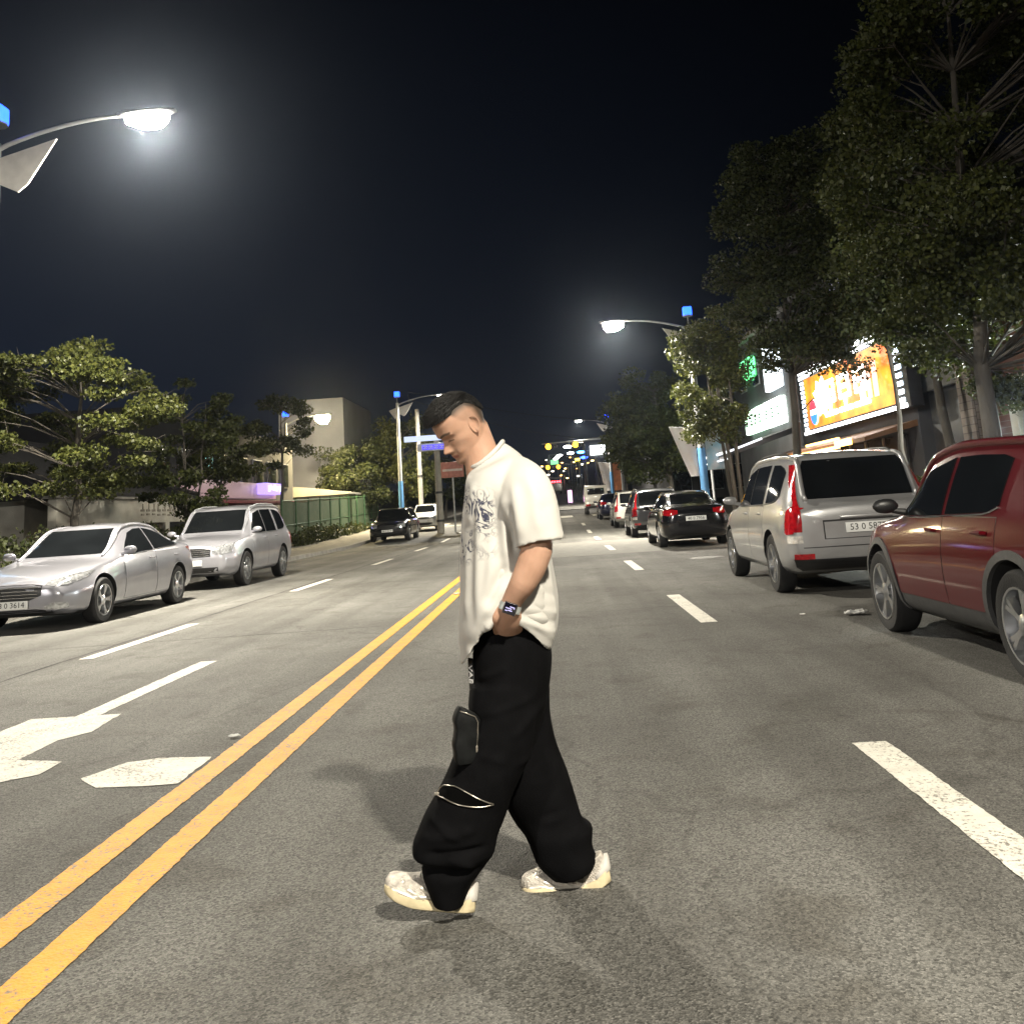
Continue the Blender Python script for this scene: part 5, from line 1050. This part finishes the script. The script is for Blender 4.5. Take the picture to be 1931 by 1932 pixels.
# restaurant with the big lit sign
r = building('restaurant', 'restaurant with a glowing orange sign behind the right hand trees', 'building', XF, XF + 10, 23.0, 33.6, 9.0, DARKW, [], True)
cyR = (23.0 + 33.6) / 2; UPW = glow('dim upper window', (.7, .7, .95), .45)
for u, z in ((-2.6, 7.3), (-.3, 7.4), (1.9, 6.2)): q = MB(); q.box((-5.02, u, z), (.06, .9, .7), 0, .02); q.build('window', UPW, r)
q = MB(); q.box((-5.04, -.2, 1.35), (.08, 8.6, 2.2), 0, .02); gfo = q.build('shop_glass', mat('shop glass', (.05, .045, .04), .1, spec=.5, var=.4, vscale=1.2), r)
q = MB()
for k in range(7): q.box((-5.10, -4.4 + k * 1.42, 1.35), (.06, .09, 2.2), 0, .01)
q.box((-5.1, -.2, .95), (.05, 8.6, .07)); q.build('glazing_bars', mat('pale glazing bars', (.40, .38, .36), .5, .3, var=.1), gfo)
SHI = glow('shop interior', (.85, .85, .9), .30)
for u, w, z, hh in ((1.0, .8, 1.5, 1.5), (-1.1, 1.0, 1.2, 1.2), (2.9, .5, 1.4, 1.0)): q = MB(); q.box((-5.14, u, z), (.03, w, hh), 0, .01); q.build('lit_pane', SHI, gfo)
q = MB(); q.box((-5.14, -4.0, 1.75), (.06, .75, .55), 0, .01); q.build('window_poster', glow('red poster light', (1, .16, .20), .9), gfo)
q = MB(); q.prism([(-5.0, 2.75), (-6.3, 2.42), (-6.3, 2.32), (-5.0, 2.6)], -5.2, 5.2, Matrix.Rotation(R(90), 4, 'X')); q.build('awning', mat('brown awning', (.16, .075, .03), .7, var=.2, vscale=3), r, smooth=False)
WST = glow('warm light strip', (1, .55, .14), 4.5)
for c_, d_ in (((-6.33, .9, 2.30), (.06, 8.2, .07)), ((-6.28, -1.5, 2.52), (.05, 3.2, .06)), ((-6.34, -3.6, 2.38), (.06, 1.3, .16))): q = MB(); q.box(c_, d_); q.build('awning_light_strip', WST, r, smooth=False)
# the sign: cabinet, orange field, glowing strokes, side light ladders
s = thing('shop_sign', 'big glowing orange and white restaurant sign over the brown awning', 'shop sign', (XF - .2, 27.2, 3.95)); q = MB(); q.box((0, 0, .12), (.32, 9.6, 2.15), 0, .03); q.build('cabinet', SIGK, s); s.scale = (1, 1, 1)
def face(name, polys, x, m, par=s):
    q = MB()
    for poly in polys: q.prism([(-y, z) for y, z in poly], 0, .02, Matrix.Translation((x, 0, 0)) @ Matrix(((0, 0, -1, 0), (-1, 0, 0, 0), (0, 1, 0, 0), (0, 0, 0, 1))))
    return q.build(name, m, par, smooth=False)
rect = lambda y0, y1, z0, z1: [(y0, z0), (y1, z0), (y1, z1), (y0, z1)]
def sign_mat():
    m = bpy.data.materials.new('orange backlit print'); m.use_nodes = True; nt = m.node_tree; b = nt.nodes['Principled BSDF']; tc = nt.nodes.new('ShaderNodeTexCoord'); n = nt.nodes.new('ShaderNodeTexNoise'); n.inputs['Scale'].default_value = 1.6; n.inputs['Detail'].default_value = 6; nt.links.new(tc.outputs['Object'], n.inputs['Vector'])
    r = nt.nodes.new('ShaderNodeValToRGB'); e = r.color_ramp.elements; e[0].position = .35; e[0].color = (1, .13, .015, 1); e[1].position = .66; e[1].color = (1, .50, .04, 1); nt.links.new(n.outputs['Fac'], r.inputs['Fac']); nt.links.new(r.outputs['Color'], b.inputs['Emission Color']); b.inputs['Emission Strength'].default_value = .95; b.inputs['Base Color'].default_value = (.4, .15, .03, 1); return m
face('orange_field', [rect(-3.9, 4.0, -.80, .80)], -.165, sign_mat())
WG = glow('white sign light', (1, .98, .93), 16)
strk = []
for c in range(3):        # three bold block characters, blown out by their own light
    y = 1.35 - c * 1.45
    strk += [rect(y - .5, y + .5, .33, .46), rect(y - .5, y - .37, -.12, .33), rect(y + .37, y + .5, -.12, .33), rect(y - .5, y + .5, -.22, -.10), rect(y - .07, y + .07, -.45, -.22), rect(y - .6, y + .6, -.58, -.46), rect(y - .25, y + .25, .06, .18)]
face('sign_characters', strk, -.187, WG)
face('white_burst', [[(2.1 + 1.1 * (1 if k % 2 else .72) * math.cos(k * math.pi / 9) * .9, .05 + .62 * (1 if k % 2 else .72) * math.sin(k * math.pi / 9)) for k in range(18)]], -.179, glow('yellow white burst', (1, .9, .6), 14))
circ = lambda cy_, cz, ry, rz_, a0=0, a1=2 * math.pi, n=20: [(cy_ + ry * math.cos(t), cz + rz_ * math.sin(t)) for t in np.linspace(a0, a1, n)]
em0 = face('round_emblem', [circ(3.15, -.32, .42, .40)[:-1]], -.187, glow('emblem white', (1, 1, 1), 2.2)); face('emblem_red', [circ(3.15, -.27, .36, .34, .1, math.pi - .1)], -.209, glow('emblem red', (1, .05, .08), 1.3), em0); face('emblem_blue', [circ(3.15, -.37, .36, .34, math.pi + .1, 2 * math.pi - .1)], -.209, glow('emblem blue', (.05, .22, 1), 1.3), em0)
MPL = glow('menu picture light', (.9, .45, .32), 1.6)
for y0_ in (-1.9, -2.4, -2.9): face('menu_picture', [rect(y0_, y0_ + .32, -.48, .45)], -.187, MPL)
lad = [rect(4.15, 4.5, -.82 + k * .15, -.82 + k * .15 + .085) for k in range(11)] + [rect(-4.5, -4.15, -.82 + k * .2, -.82 + k * .2 + .11) for k in range(8)]
face('light_ladder', lad[:11], -.165, glow('cool ladder light', (.72, .88, 1), 5)); face('light_ladder', lad[11:], -.165, glow('cool ladder light', (.72, .88, 1), 5))
for z0_, z1_ in ((-.95, -.86), (.86, .95), (1.03, 1.14)): face('edge_light', [rect(-4.6, 4.62, z0_, z1_)], -.165, glow('edge light', (.92, .96, 1), 7))
# canopy next door with white edges
r = thing('shop_canopy', 'slanting dark canopy with white edge strips left of the orange sign', 'canopy', (XF, 36, 0)); q = MB(); q.prism([(0, 3.5), (-2.6, 2.7), (-2.6, 2.55), (0, 3.3)], -2.3, 2.3, Matrix.Rotation(R(90), 4, 'X')); q.build('roof_panel', DARKW, r, smooth=False); q = MB()
q.tube([(-2.63, -2.3, 2.72), (-2.63, 2.3, 2.72)], .045, 6); q.tube([(-2.63, -2.3, 2.48), (-2.63, 2.3, 2.48)], .03, 6); q.tube([(-1.4, -2.32, 3.1), (-2.6, -2.32, 2.72)], .04, 6); q.build('edge_strips', glow('white edge strip', (.9, .93, 1), 1.1), r)
for yy in (-2.2, 2.2): q = MB(); q.tube([(-2.5, yy, 0), (-2.5, yy, 2.6)], .05, 8); q.build('post', POLEM, r)
SGRN = mat('sign stroke green', (.03, .16, .07), .5, var=.2)
rb = building('corner_shop', 'tall shop building carrying the green and white lit signs', 'building', XF + 1.0, XF + 9, 38.4, 50, 8.4, DARKW, [(u, 6.6, 1.2, .9, WINDK) for u in (-3, 0, 3)], True, None, 0, 'x0')
for (y0, y1, z0, z1, m, lab) in ((39.2, 42.4, 4.0, 5.1, glow('white green sign', (.85, 1, .88), 5), 'lower left white lit sign of the corner shop'), (42.8, 46.6, 4.0, 5.1, glow('pale green sign', (.65, 1, .72), 3.2), 'lower right pale green lit sign of the corner shop'), (39.2, 41.6, 5.5, 7.5, glow('cool white sign', (.82, .93, 1), 2.6), 'upper cool white lit sign of the corner shop'), (44.0, 46.6, 6.6, 7.5, glow('green sign', (.15, .95, .30), 1.8), 'topmost green lit sign of the corner shop')):
    s_ = thing('shop_sign', lab, 'shop sign', (XF + .85, (y0 + y1) / 2, (z0 + z1) / 2), 0, 'signs of the corner shop'); q = MB(); q.box((0, 0, 0), (.24, y1 - y0, z1 - z0), 0, .03); q.build('lit_face', m, s_)
    n_ = max(2, int((y1 - y0) / .8))
    for k in range(n_):
        yy = -(y1 - y0) / 2 + (k + .5) * (y1 - y0) / n_; face('sign_character', [[(yy - .18, -.2), (yy + .18, -.2), (yy + .18, -.12), (yy - .08, -.12), (yy - .08, -.03), (yy + .15, -.03), (yy + .15, .05), (yy - .08, .05), (yy - .08, .13), (yy + .18, .13), (yy + .18, .21), (yy - .18, .21)]], -.125, SGRN, s_)
building('shop_row', 'long dark row of low shops beyond the banners on the right', 'building', 9.2, 19, 76.3, 112, 6.6, DARKW, [(u, 1.6, 1.6, 1.8, WINDK) for u in (-4, -1.5, 1, 3.5)], True, None, 0, 'y0')
building('far_shop', 'far dark shop block behind the white glaring sign band', 'building', 5.6, 22, 150.3, 166, 8.4, DARKW, [(u, 2, 2, 2, WINDK) for u in (-6, -3, 0, 3, 6)], True, None, 0, 'y0')
# ------------------------------------------------------------------ trees, hedges
def leaf_mat(name, c1, c2):
    m = bpy.data.materials.new(name); m.use_nodes = True; nt = m.node_tree; b = nt.nodes['Principled BSDF']; N = nt.nodes.new; L = nt.links.new
    g = N('ShaderNodeNewGeometry'); r = N('ShaderNodeValToRGB'); r.color_ramp.elements[0].color = (*c1, 1); r.color_ramp.elements[1].color = (*c2, 1); L(g.outputs['Random Per Island'], r.inputs['Fac']); L(r.outputs['Color'], b.inputs['Base Color']); b.inputs['Roughness'].default_value = .5; b.inputs['Specular IOR Level'].default_value = .35
    t = N('ShaderNodeBsdfTranslucent'); L(r.outputs['Color'], t.inputs['Color']); x = N('ShaderNodeMixShader'); x.inputs[0].default_value = .3; L(b.outputs[0], x.inputs[1]); L(t.outputs[0], x.inputs[2]); L(x.outputs[0], nt.nodes['Material Output'].inputs['Surface']); return m
BARK = mat('bark', (.075, .066, .055), .9, var=.35, vscale=7, bump=.7, bscale=22, stretch=(1, 1, .25))
LEAFG = leaf_mat('street tree leaves', (.024, .033, .008), (.066, .075, .017)); LEAFD = leaf_mat('dark tree leaves', (.022, .031, .009), (.055, .064, .017)); LEAFY = leaf_mat('yellow green leaves', (.030, .040, .008), (.088, .094, .020))
def leaves(centers, radii, n, size, seed, droop=.3, flat=1.0):
    g = np.random.default_rng(seed); k = len(centers); ci = g.integers(0, k, n); d = g.normal(size=(n, 3)); d /= np.linalg.norm(d, axis=1, keepdims=True); rr = g.random(n) ** .45
    P = centers[ci] + d * (radii[ci] * rr)[:, None] * np.array([1, 1, flat]); ax = g.normal(size=(n, 3)); ax[:, 2] -= droop; ax /= np.linalg.norm(ax, axis=1, keepdims=True)
    sd = np.cross(ax, g.normal(size=(n, 3))); sd /= np.linalg.norm(sd, axis=1, keepdims=True); nn = np.cross(ax, sd); s = (size * g.uniform(.6, 1.35, n))[:, None]; w = s * .42
    V = np.stack([P, P + ax * s * .45 + sd * w + nn * s * .10, P + ax * s, P + ax * s * .45 - sd * w + nn * s * .10], 1).reshape(-1, 3); return V
def leaf_object(name, V, m, parent):
    n = len(V) // 4; me = bpy.data.meshes.new(name); me.vertices.add(n * 4); me.vertices.foreach_set('co', V.astype(np.float32).ravel()); me.loops.add(n * 4); me.loops.foreach_set('vertex_index', np.arange(n * 4, dtype=np.int32)); me.polygons.add(n); me.polygons.foreach_set('loop_start', np.arange(0, n * 4, 4, dtype=np.int32)); me.polygons.foreach_set('loop_total', np.full(n, 4, np.int32)); me.update(calc_edges=True); me.materials.append(m); o = bpy.data.objects.new(name, me); COL.objects.link(o); o.parent = parent; return o
def tree(label, x, y, h, crown, tr=.14, n=9000, leaf=.13, m=None, seed=1, lean=(0, 0), clumps=46, cr=.55, flat=.6, multi=1, trunk_top=None, grp='street trees', name='street_tree', base=None):
    """crown: ellipsoid (cx, cy, cz, rx, ry, rz) from the foot of the tree"""
    z0 = gz(y) + .1 if base is None else base; r = thing(name, label, 'tree', (x, y, z0), 0, grp); g = random.Random(seed); cx, cy_, cz, rx, ry, rz_ = crown; cs = []
    for i in range(clumps):
        while True:
            d = Vector((g.uniform(-1, 1), g.uniform(-1, 1), g.uniform(-1, 1)))
            if d.length > .3 and abs(d.x) ** 3 + abs(d.y) ** 3 + abs(d.z) ** 3 < 1: break
        d = d * (.8 + .2 * g.random()) / max(.6, d.length ** .4); cs.append(Vector((cx + d.x * rx, cy_ + d.y * ry, cz + d.z * rz_)))
    tm_ = MB(); top = trunk_top or cz + rz_ * .55
    forks = []
    for k in range(multi):
        a = 2 * math.pi * k / multi + .4; o = .0 if multi == 1 else .12; e = Vector((lean[0] + cx * .5 + (0 if multi == 1 else .45 * math.cos(a)), lean[1] + (0 if multi == 1 else .45 * math.sin(a)), top)); pts = [Vector((o * math.cos(a), o * math.sin(a), 0))]
        for t in np.linspace(.1, 1, 9): pts.append(pts[0].lerp(e, t) + Vector((g.uniform(-.04, .04), g.uniform(-.04, .04), 0)))
        rr = tr if multi == 1 else tr * .5; tm_.tube(pts, [rr * 1.35] + [rr * (1 - .82 * t) for t in np.linspace(.1, 1, 9)], 10); forks.append(pts)
    for c in cs:
        f = g.choice(forks); wz = max(top * .30, c.z - .25 - .30 * math.hypot(c.x, c.y)); p0 = min(f[1:], key=lambda q_: abs(q_.z - wz)); mid = p0.lerp(c, .5) + Vector((g.uniform(-.15, .15), g.uniform(-.15, .15), .12)); tm_.tube([p0, mid, c], [tr * .15, tr * .09, tr * .03], 5)
        for _ in range(3): tm_.tube([mid.lerp(c, .6), c + Vector((g.gauss(0, cr * .5), g.gauss(0, cr * .5), g.gauss(0, cr * .35)))], [tr * .08, tr * .025], 4, caps=False)
    tm_.build('trunk', BARK, r)
    C = np.array([list(c) for c in cs]); Rr = np.array([cr * g.uniform(.65, 1.3) for _ in cs]); leaf_object('crown', leaves(C, Rr, n, leaf, seed, .3, flat), m or LEAFG, r); return r
# right side, near to far
tree('tall street tree towering over the red car at the right edge', 6.35, 14.2, 10, (1.05, 0, 6.1, 2.7, 2.3, 4.2), .15, 120000, .07, LEAFG, 21, (-.1, 0), 230, .46, .66)
tree('broad street tree behind the silver estate car', 6.0, 23.8, 10.5, (1.25, 0, 7.2, 2.7, 2.6, 3.3), .13, 80000, .085, LEAFD, 22, (-.3, 0), 170, .55, .62)
tree('tall dark tree between the two big street trees', 8.0, 19.6, 9, (.1, 0, 6.6, 1.8, 1.7, 2.7), .12, 34000, .09, LEAFD, 28, (0, 0), 100, .5, .75)
tree('slim young tree in front of the restaurant glass', 6.75, 18.6, 5, (.25, .3, 5.0, 1.0, 1.2, 1.0), .07, 8000, .09, LEAFD, 23, (-.15, 0), 36, .38, .65)
tree('pale many stemmed tree beside the pale blue banner', 6.35, 33.5, 7, (-.55, 0, 5.2, 1.25, 1.5, 2.5), .17, 20000, .10, LEAFY, 24, (0, 0), 62, .5, .7, multi=5)
tree('bushy street tree left of the blue lamp post', 6.3, 50, 8, (-.9, 0, 4.9, 2.6, 2.6, 3.0), .16, 22000, .14, LEAFG, 25, (-.2, 0), 75, .65, .75)
tree('dark street tree behind the distant right lamp post', 7.6, 72, 8, (-.3, 0, 5.0, 2.8, 3.0, 2.9), .16, 13000, .19, LEAFD, 26, (0, 0), 55, .8, .75)
tree('farthest dark tree on the right near the white pickup truck', 7.9, 104, 7, (.3, 0, 4.2, 2.6, 3, 2.4), .16, 7000, .24, LEAFD, 27, (0, 0), 40, .8, .75)
# left side
tree('spreading street tree with layered lit leaves behind the silver sedan', -10.7, 21.2, 6, (-.3, 0, 3.75, 2.5, 2.0, 1.95), .13, 30000, .08, LEAFY, 31, (.25, 0), 70, .50, .34)
tree('slender tree with a tall top behind the silver off-roader', -10.9, 28.6, 6.5, (0, 0, 3.6, 1.5, 1.5, 2.5), .10, 10000, .095, LEAFG, 32, (0, 0), 40, .44, .40, multi=3)
tree('small lit tree between the off-roader and the yellowish lamp', -12.2, 34.5, 5, (.2, 0, 3.9, 1.5, 1.3, 1.2), .09, 8000, .11, LEAFY, 33, (.2, 0), 34, .48, .42)
tree('dark tree rising above the block left of the yellowish lamp', -13.6, 48, 8, (0, 0, 5.6, 1.5, 1.5, 2.2), .12, 4500, .15, LEAFD, 34, (0, 0), 24, .5, .6)
tree('dark leafy tree in front of the tall grey wall', -14.0, 66, 6, (.3, 0, 3.7, 2.6, 2.2, 2.4), .15, 16000, .15, LEAFD, 35, (0, 0), 58, .75, .65)
tree('yellowish bushy tree left of the man\'s face', -10.6, 68, 8, (.2, 0, 4.5, 2.5, 2.2, 3.1), .15, 17000, .15, LEAFY, 36, (0, 0), 62, .75, .7)
tree('low dark tree behind the concrete utility pole', -8.6, 76, 5, (.8, 0, 3.0, 2.8, 2, 1.9), .13, 12000, .17, LEAFD, 37, (0, 0), 46, .75, .7)
def hedge(label, x0, x1, y0, y1, h, n, m, seed, leaf=.085, grp='hedges'):
    r = thing('hedge', label, 'hedge', ((x0 + x1) / 2, (y0 + y1) / 2, gz(y0) + .1), 0, grp); g = np.random.default_rng(seed); k = max(12, int((y1 - y0) * 9)); a, b = (x1 - x0) / 2, (y1 - y0) / 2
    C = np.stack([g.uniform(-a, a, k), g.uniform(-b, b, k), g.uniform(.15, .92, k) * h], 1); leaf_object('foliage', leaves(C, np.full(k, .34) * g.uniform(.7, 1.25, k), n, leaf, seed, 0, .9), m, r)
    q = MB(); gg = random.Random(seed)
    for _ in range(int((y1 - y0) * 5)): p = Vector((gg.uniform(-a * .6, a * .6), gg.uniform(-b, b), 0)); q.tube([p, p + Vector((gg.uniform(-.1, .1), gg.uniform(-.1, .1), h * .8))], [.018, .006], 5)
    q.build('stems', BARK, r)
hedge('clipped hedge lit green behind the red car\'s bonnet', 6.5, 7.9, 13.2, 21.5, 1.35, 12000, LEAFG, 41)
hedge('dark hedge behind the silver sedan', -11.6, -10.3, 11.5, 19.8, 1.25, 9000, LEAFD, 42)
hedge('dark hedge between the two silver cars under the pale wall', -12.4, -11.2, 21.5, 33, 1.35, 10000, LEAFD, 43)
hedge('rough green shrubs at the foot of the mesh fence', -12.4, -11.7, 45, 60, .75, 6000, LEAFG, 44, .12)

# ------------------------------------------------------------------ the parked and far vehicles
SILV1 = paint('silver paint', (.33, .33, .37), .55, .30); SILV2 = paint('silver white paint', (.40, .40, .44), .5, .30); SILV3 = paint('warm silver paint', (.36, .362, .37), .5, .32); REDP = mat('dark red paint', (.072, .0010, .0045), .3, 0, var=.06, vscale=3, coat=.8, spec=.06); BLKP = paint('black paint', (.008, .008, .010), .2, .18); WHTP = paint('white paint', (.55, .54, .50), .05, .3); GRYP = paint('dark grey paint', (.05, .052, .058), .4, .25)
GL, GR = 'cars parked along the left kerb', 'cars parked along the right kerb'
car('sedan', 4.82, 1.84, 1.47, 2.82, 'parked_car', 'silver sedan facing the camera at the left edge', 'car', (-7.68, 15.85, 0), R(-90), SILV1, GL, dict(plate='28 0 3614', fogchrome=1, wheel_r=.33, rim=.225, mould=CHROME))
car('suv', 4.7, 1.9, 1.78, 2.78, 'parked_car', 'silver white off-roader parked behind the silver sedan', 'car', (-7.70, 22.5, 0), R(-90), SILV2, GL, dict(wheel_r=.37, rim=.235, rails=True, railmat=POLEM))
car('suv', 4.6, 1.88, 1.58, 2.7, 'parked_car', 'black car parked facing the camera beside the green fence', 'car', (-7.85, 47.3, gz(47.3)), R(-90), BLKP, GL, dict(plate='38 0 8318', wheel_r=.34))
car('hatch', 3.9, 1.7, 1.55, 2.5, 'parked_car', 'white small car behind the black car on the left', 'car', (-7.6, 57.5, gz(57.5)), R(-90), WHTP, GL, dict(wheel_r=.30))
car('hatch', 4.2, 1.8, 1.56, 2.5, 'parked_car', 'dark red crossover cut off by the right edge', 'car', (3.70, 7.45, 0), R(90), REDP, GR, dict(clad=.36, wheel_r=.345, rim=.235, mould=CHROME, spokes=5, mirror=TRIM))
car('suv', 4.8, 1.9, 1.74, 2.86, 'parked_car', 'silver estate off-roader with tall red tail lights seen from behind', 'car', (3.66, 13.98, 0), R(90), SILV3, GR, dict(rails=True, bumper=.26, hatchline=.335, wheel_r=.365, rim=.235, plate='53 0 5877', grip=SILV3, rimmat=RIMD))
car('sedan', 4.75, 1.80, 1.45, 2.78, 'parked_car', 'black sedan with a pale number plate in front of the silver estate', 'car', (3.58, 27.2, 0), R(90), BLKP, GR, dict(plate='40 0 7956', wheel_r=.325, handle=CHROME, mould=CHROME))
car('suv', 4.5, 1.85, 1.66, 2.7, 'parked_car', 'dark grey off-roader just ahead of the black sedan', 'car', (3.55, 35.6, 0), R(90), GRYP, GR, dict(rails=True, wheel_r=.35))
car('suv', 4.4, 1.82, 1.64, 2.65, 'parked_car', 'white off-roader ahead of the dark grey one', 'car', (3.6, 46.2, gz(46.2)), R(90), WHTP, GR, dict(wheel_r=.34))
car('sedan', 4.6, 1.8, 1.46, 2.7, 'parked_car', 'dark blue sedan farthest along the right kerb', 'car', (3.4, 56.8, gz(56.8)), R(90), paint('dark blue paint', (.012, .016, .05), .3, .2), GR, dict(wheel_r=.32))
# white pickup truck from behind
TX, TY = 2.95, 67.0; r = thing('pickup_truck', 'small white pickup truck far ahead with its back to the camera', 'truck', (TX, TY, gz(TY))); q = MB(); q.box((0, -1.1, .75), (1.7, 2.9, .12), 0, .02)
for a, b_, c_ in (((0, -2.5, 1.0), (1.7, .05, .42), 0), ((-.83, -1.1, 1.0), (.05, 2.8, .42), 0), ((.83, -1.1, 1.0), (.05, 2.8, .42), 0)): q.box(a, b_, 0, .015)
q.build('cargo_bed', WHTP, r); q = MB(); q.loft([[(sx_ * w, y, z) for sx_, z in ((-1, .45), (1, .45), (1, zt * .62), (.9, zt), (-.9, zt), (-1, zt * .62))] for y, w, zt in ((.42, .84, 1.92), (.9, .84, 1.98), (1.6, .84, 1.9), (2.05, .82, 1.35), (2.15, .78, 1.0))]); q.build('cab', WHTP, r, angle=30)
q = MB(); q.box((0, .40, 1.55), (1.15, .04, .42), 0, .03); q.build('rear_window', GLASS, r)
for sx_ in (-1, 1):
    for y in (-1.6, 1.3):
        t_, m_ = wheel_meshes(.30, .2, 5, .19); M = Matrix.Translation((sx_ * .72, y, .30)) @ (Matrix.Rotation(math.pi, 4, 'Z') if sx_ > 0 else Matrix.Identity(4)) @ Matrix.Rotation(R(-90) * 0, 4, 'Z') @ Matrix.Rotation(R(90), 4, 'Z'); t_.v = [tuple(M @ Vector(v)) for v in t_.v]; m_.v = [tuple(M @ Vector(v)) for v in m_.v]; w_ = t_.build('wheel', BLACKT, r); m_.build('rim', [RIMD, WELL], w_)
    q = MB(); q.box((sx_ * .68, -2.54, .62), (.3, .05, .14), 0, .02); q.build('tail_light', TAILR, r)
q = MB(); q.box((0, -2.5, .5), (1.6, .12, .14), 0, .02); q.build('bumper', TRIM, r); q = MB(); q.box((0, -2.56, .66), (.52, .02, .14), 0, .004); q.build('number_plate', PLATE, r)
# far bus with red tail lights
BY = 175.0; p = at(1046, 910, BY); r = thing('bus', 'far vehicle with a row of red tail lights up the hill', 'bus', (p.x, BY, gz(BY))); q = MB(); q.loft([[(-1.2, y, .5), (1.2, y, .5), (1.25, y, 1.6), (1.15, y, 2.9), (-1.15, y, 2.9), (-1.25, y, 1.6)] for y in (-4, -3.9, 4, 4.1)]); q.build('body', GRYP, r); q = MB()
for k in range(5): q.box((-.9 + k * .45, -4.03, p.z - gz(BY)), (.3, .06, .3), 0, .03)
q.build('tail_light', glow('red tail light', (1, .03, .04), 12), r); q = MB(); q.box((0, -4.02, 2.2), (1.9, .04, .8), 0, .05); q.build('rear_window', GLASS, r)
for sx_ in (-1, 1):
    for y in (-2.4, 2.6): q = MB(); q.lathe([(.0001, -.12), (.42, -.12), (.45, 0), (.42, .12), (.0001, .12)], 20, Matrix.Translation((sx_ * 1.05, y, .45)) @ Matrix.Rotation(R(90), 4, 'Y')); q.build('wheel', BLACKT, r)
# litter
PAP = mat('crumpled paper', (.6, .6, .58), .8, var=.15, vscale=30)
for i, (x, y, s_, lab) in enumerate(((2.93, 9.99, .11, 'crumpled white paper on the road beside the red car'), (-2.05, 6.08, .035, 'scrap of white litter beside the yellow lines'), (-1.62, 15.3, .05, 'white litter on the yellow lines farther ahead'), (2.45, 10.2, .03, 'small pale scrap left of the crumpled paper'))):
    q = MB(); bm = bmesh.new(); bmesh.ops.create_icosphere(bm, subdivisions=3, radius=1)
    vs = [(v.co.x * s_ * (1 + .3 * mnoise.noise(v.co * 2.2 + Vector((i * 5, 0, 0)))), v.co.y * s_ * .7 * (1 + .4 * mnoise.noise(v.co * 3 + Vector((0, i * 3, 0)))), max(.002, .006 + s_ * .16 * (1 + v.co.z) * (1 + .8 * mnoise.noise(v.co * 3.5)))) for v in bm.verts]
    q.add(vs, [tuple(v.index for v in f.verts) for f in bm.faces]); bm.free(); o = q.build('litter', PAP, angle=25); o.location = (x, y, .004); tag(o, lab, 'litter', 'litter on the road')

# humid night air: it carries the glow round the lamps
hz = MB(); hz.box((0, 200, 21), (900, 500, 45)); ho = hz.build('haze', [], None, smooth=False)
hm_ = bpy.data.materials.new('night haze'); hm_.use_nodes = True; nt = hm_.node_tree; nt.nodes.clear(); out = nt.nodes.new('ShaderNodeOutputMaterial'); pv = nt.nodes.new('ShaderNodeVolumePrincipled'); pv.inputs['Density'].default_value = .00034; pv.inputs['Color'].default_value = (.66, .78, 1.0, 1); pv.inputs['Anisotropy'].default_value = .90
nt.links.new(pv.outputs[0], out.inputs['Volume']); ho.data.materials.append(hm_); tag(ho, kind='stuff'); sc.cycles.volume_bounces = 0
sc.view_settings.view_transform = 'Standard'; sc.view_settings.look = 'None'; sc.view_settings.exposure = 0.82; sc.view_settings.gamma = 1.0
sc.render.engine = 'CYCLES'; sc.cycles.use_denoising = True; sc.cycles.max_bounces = 6; sc.cycles.diffuse_bounces = 3; sc.cycles.glossy_bounces = 3; sc.cycles.transparent_max_bounces = 6; sc.cycles.sample_clamp_indirect = 4.0; sc.cycles.caustics_reflective = False; sc.cycles.caustics_refractive = False
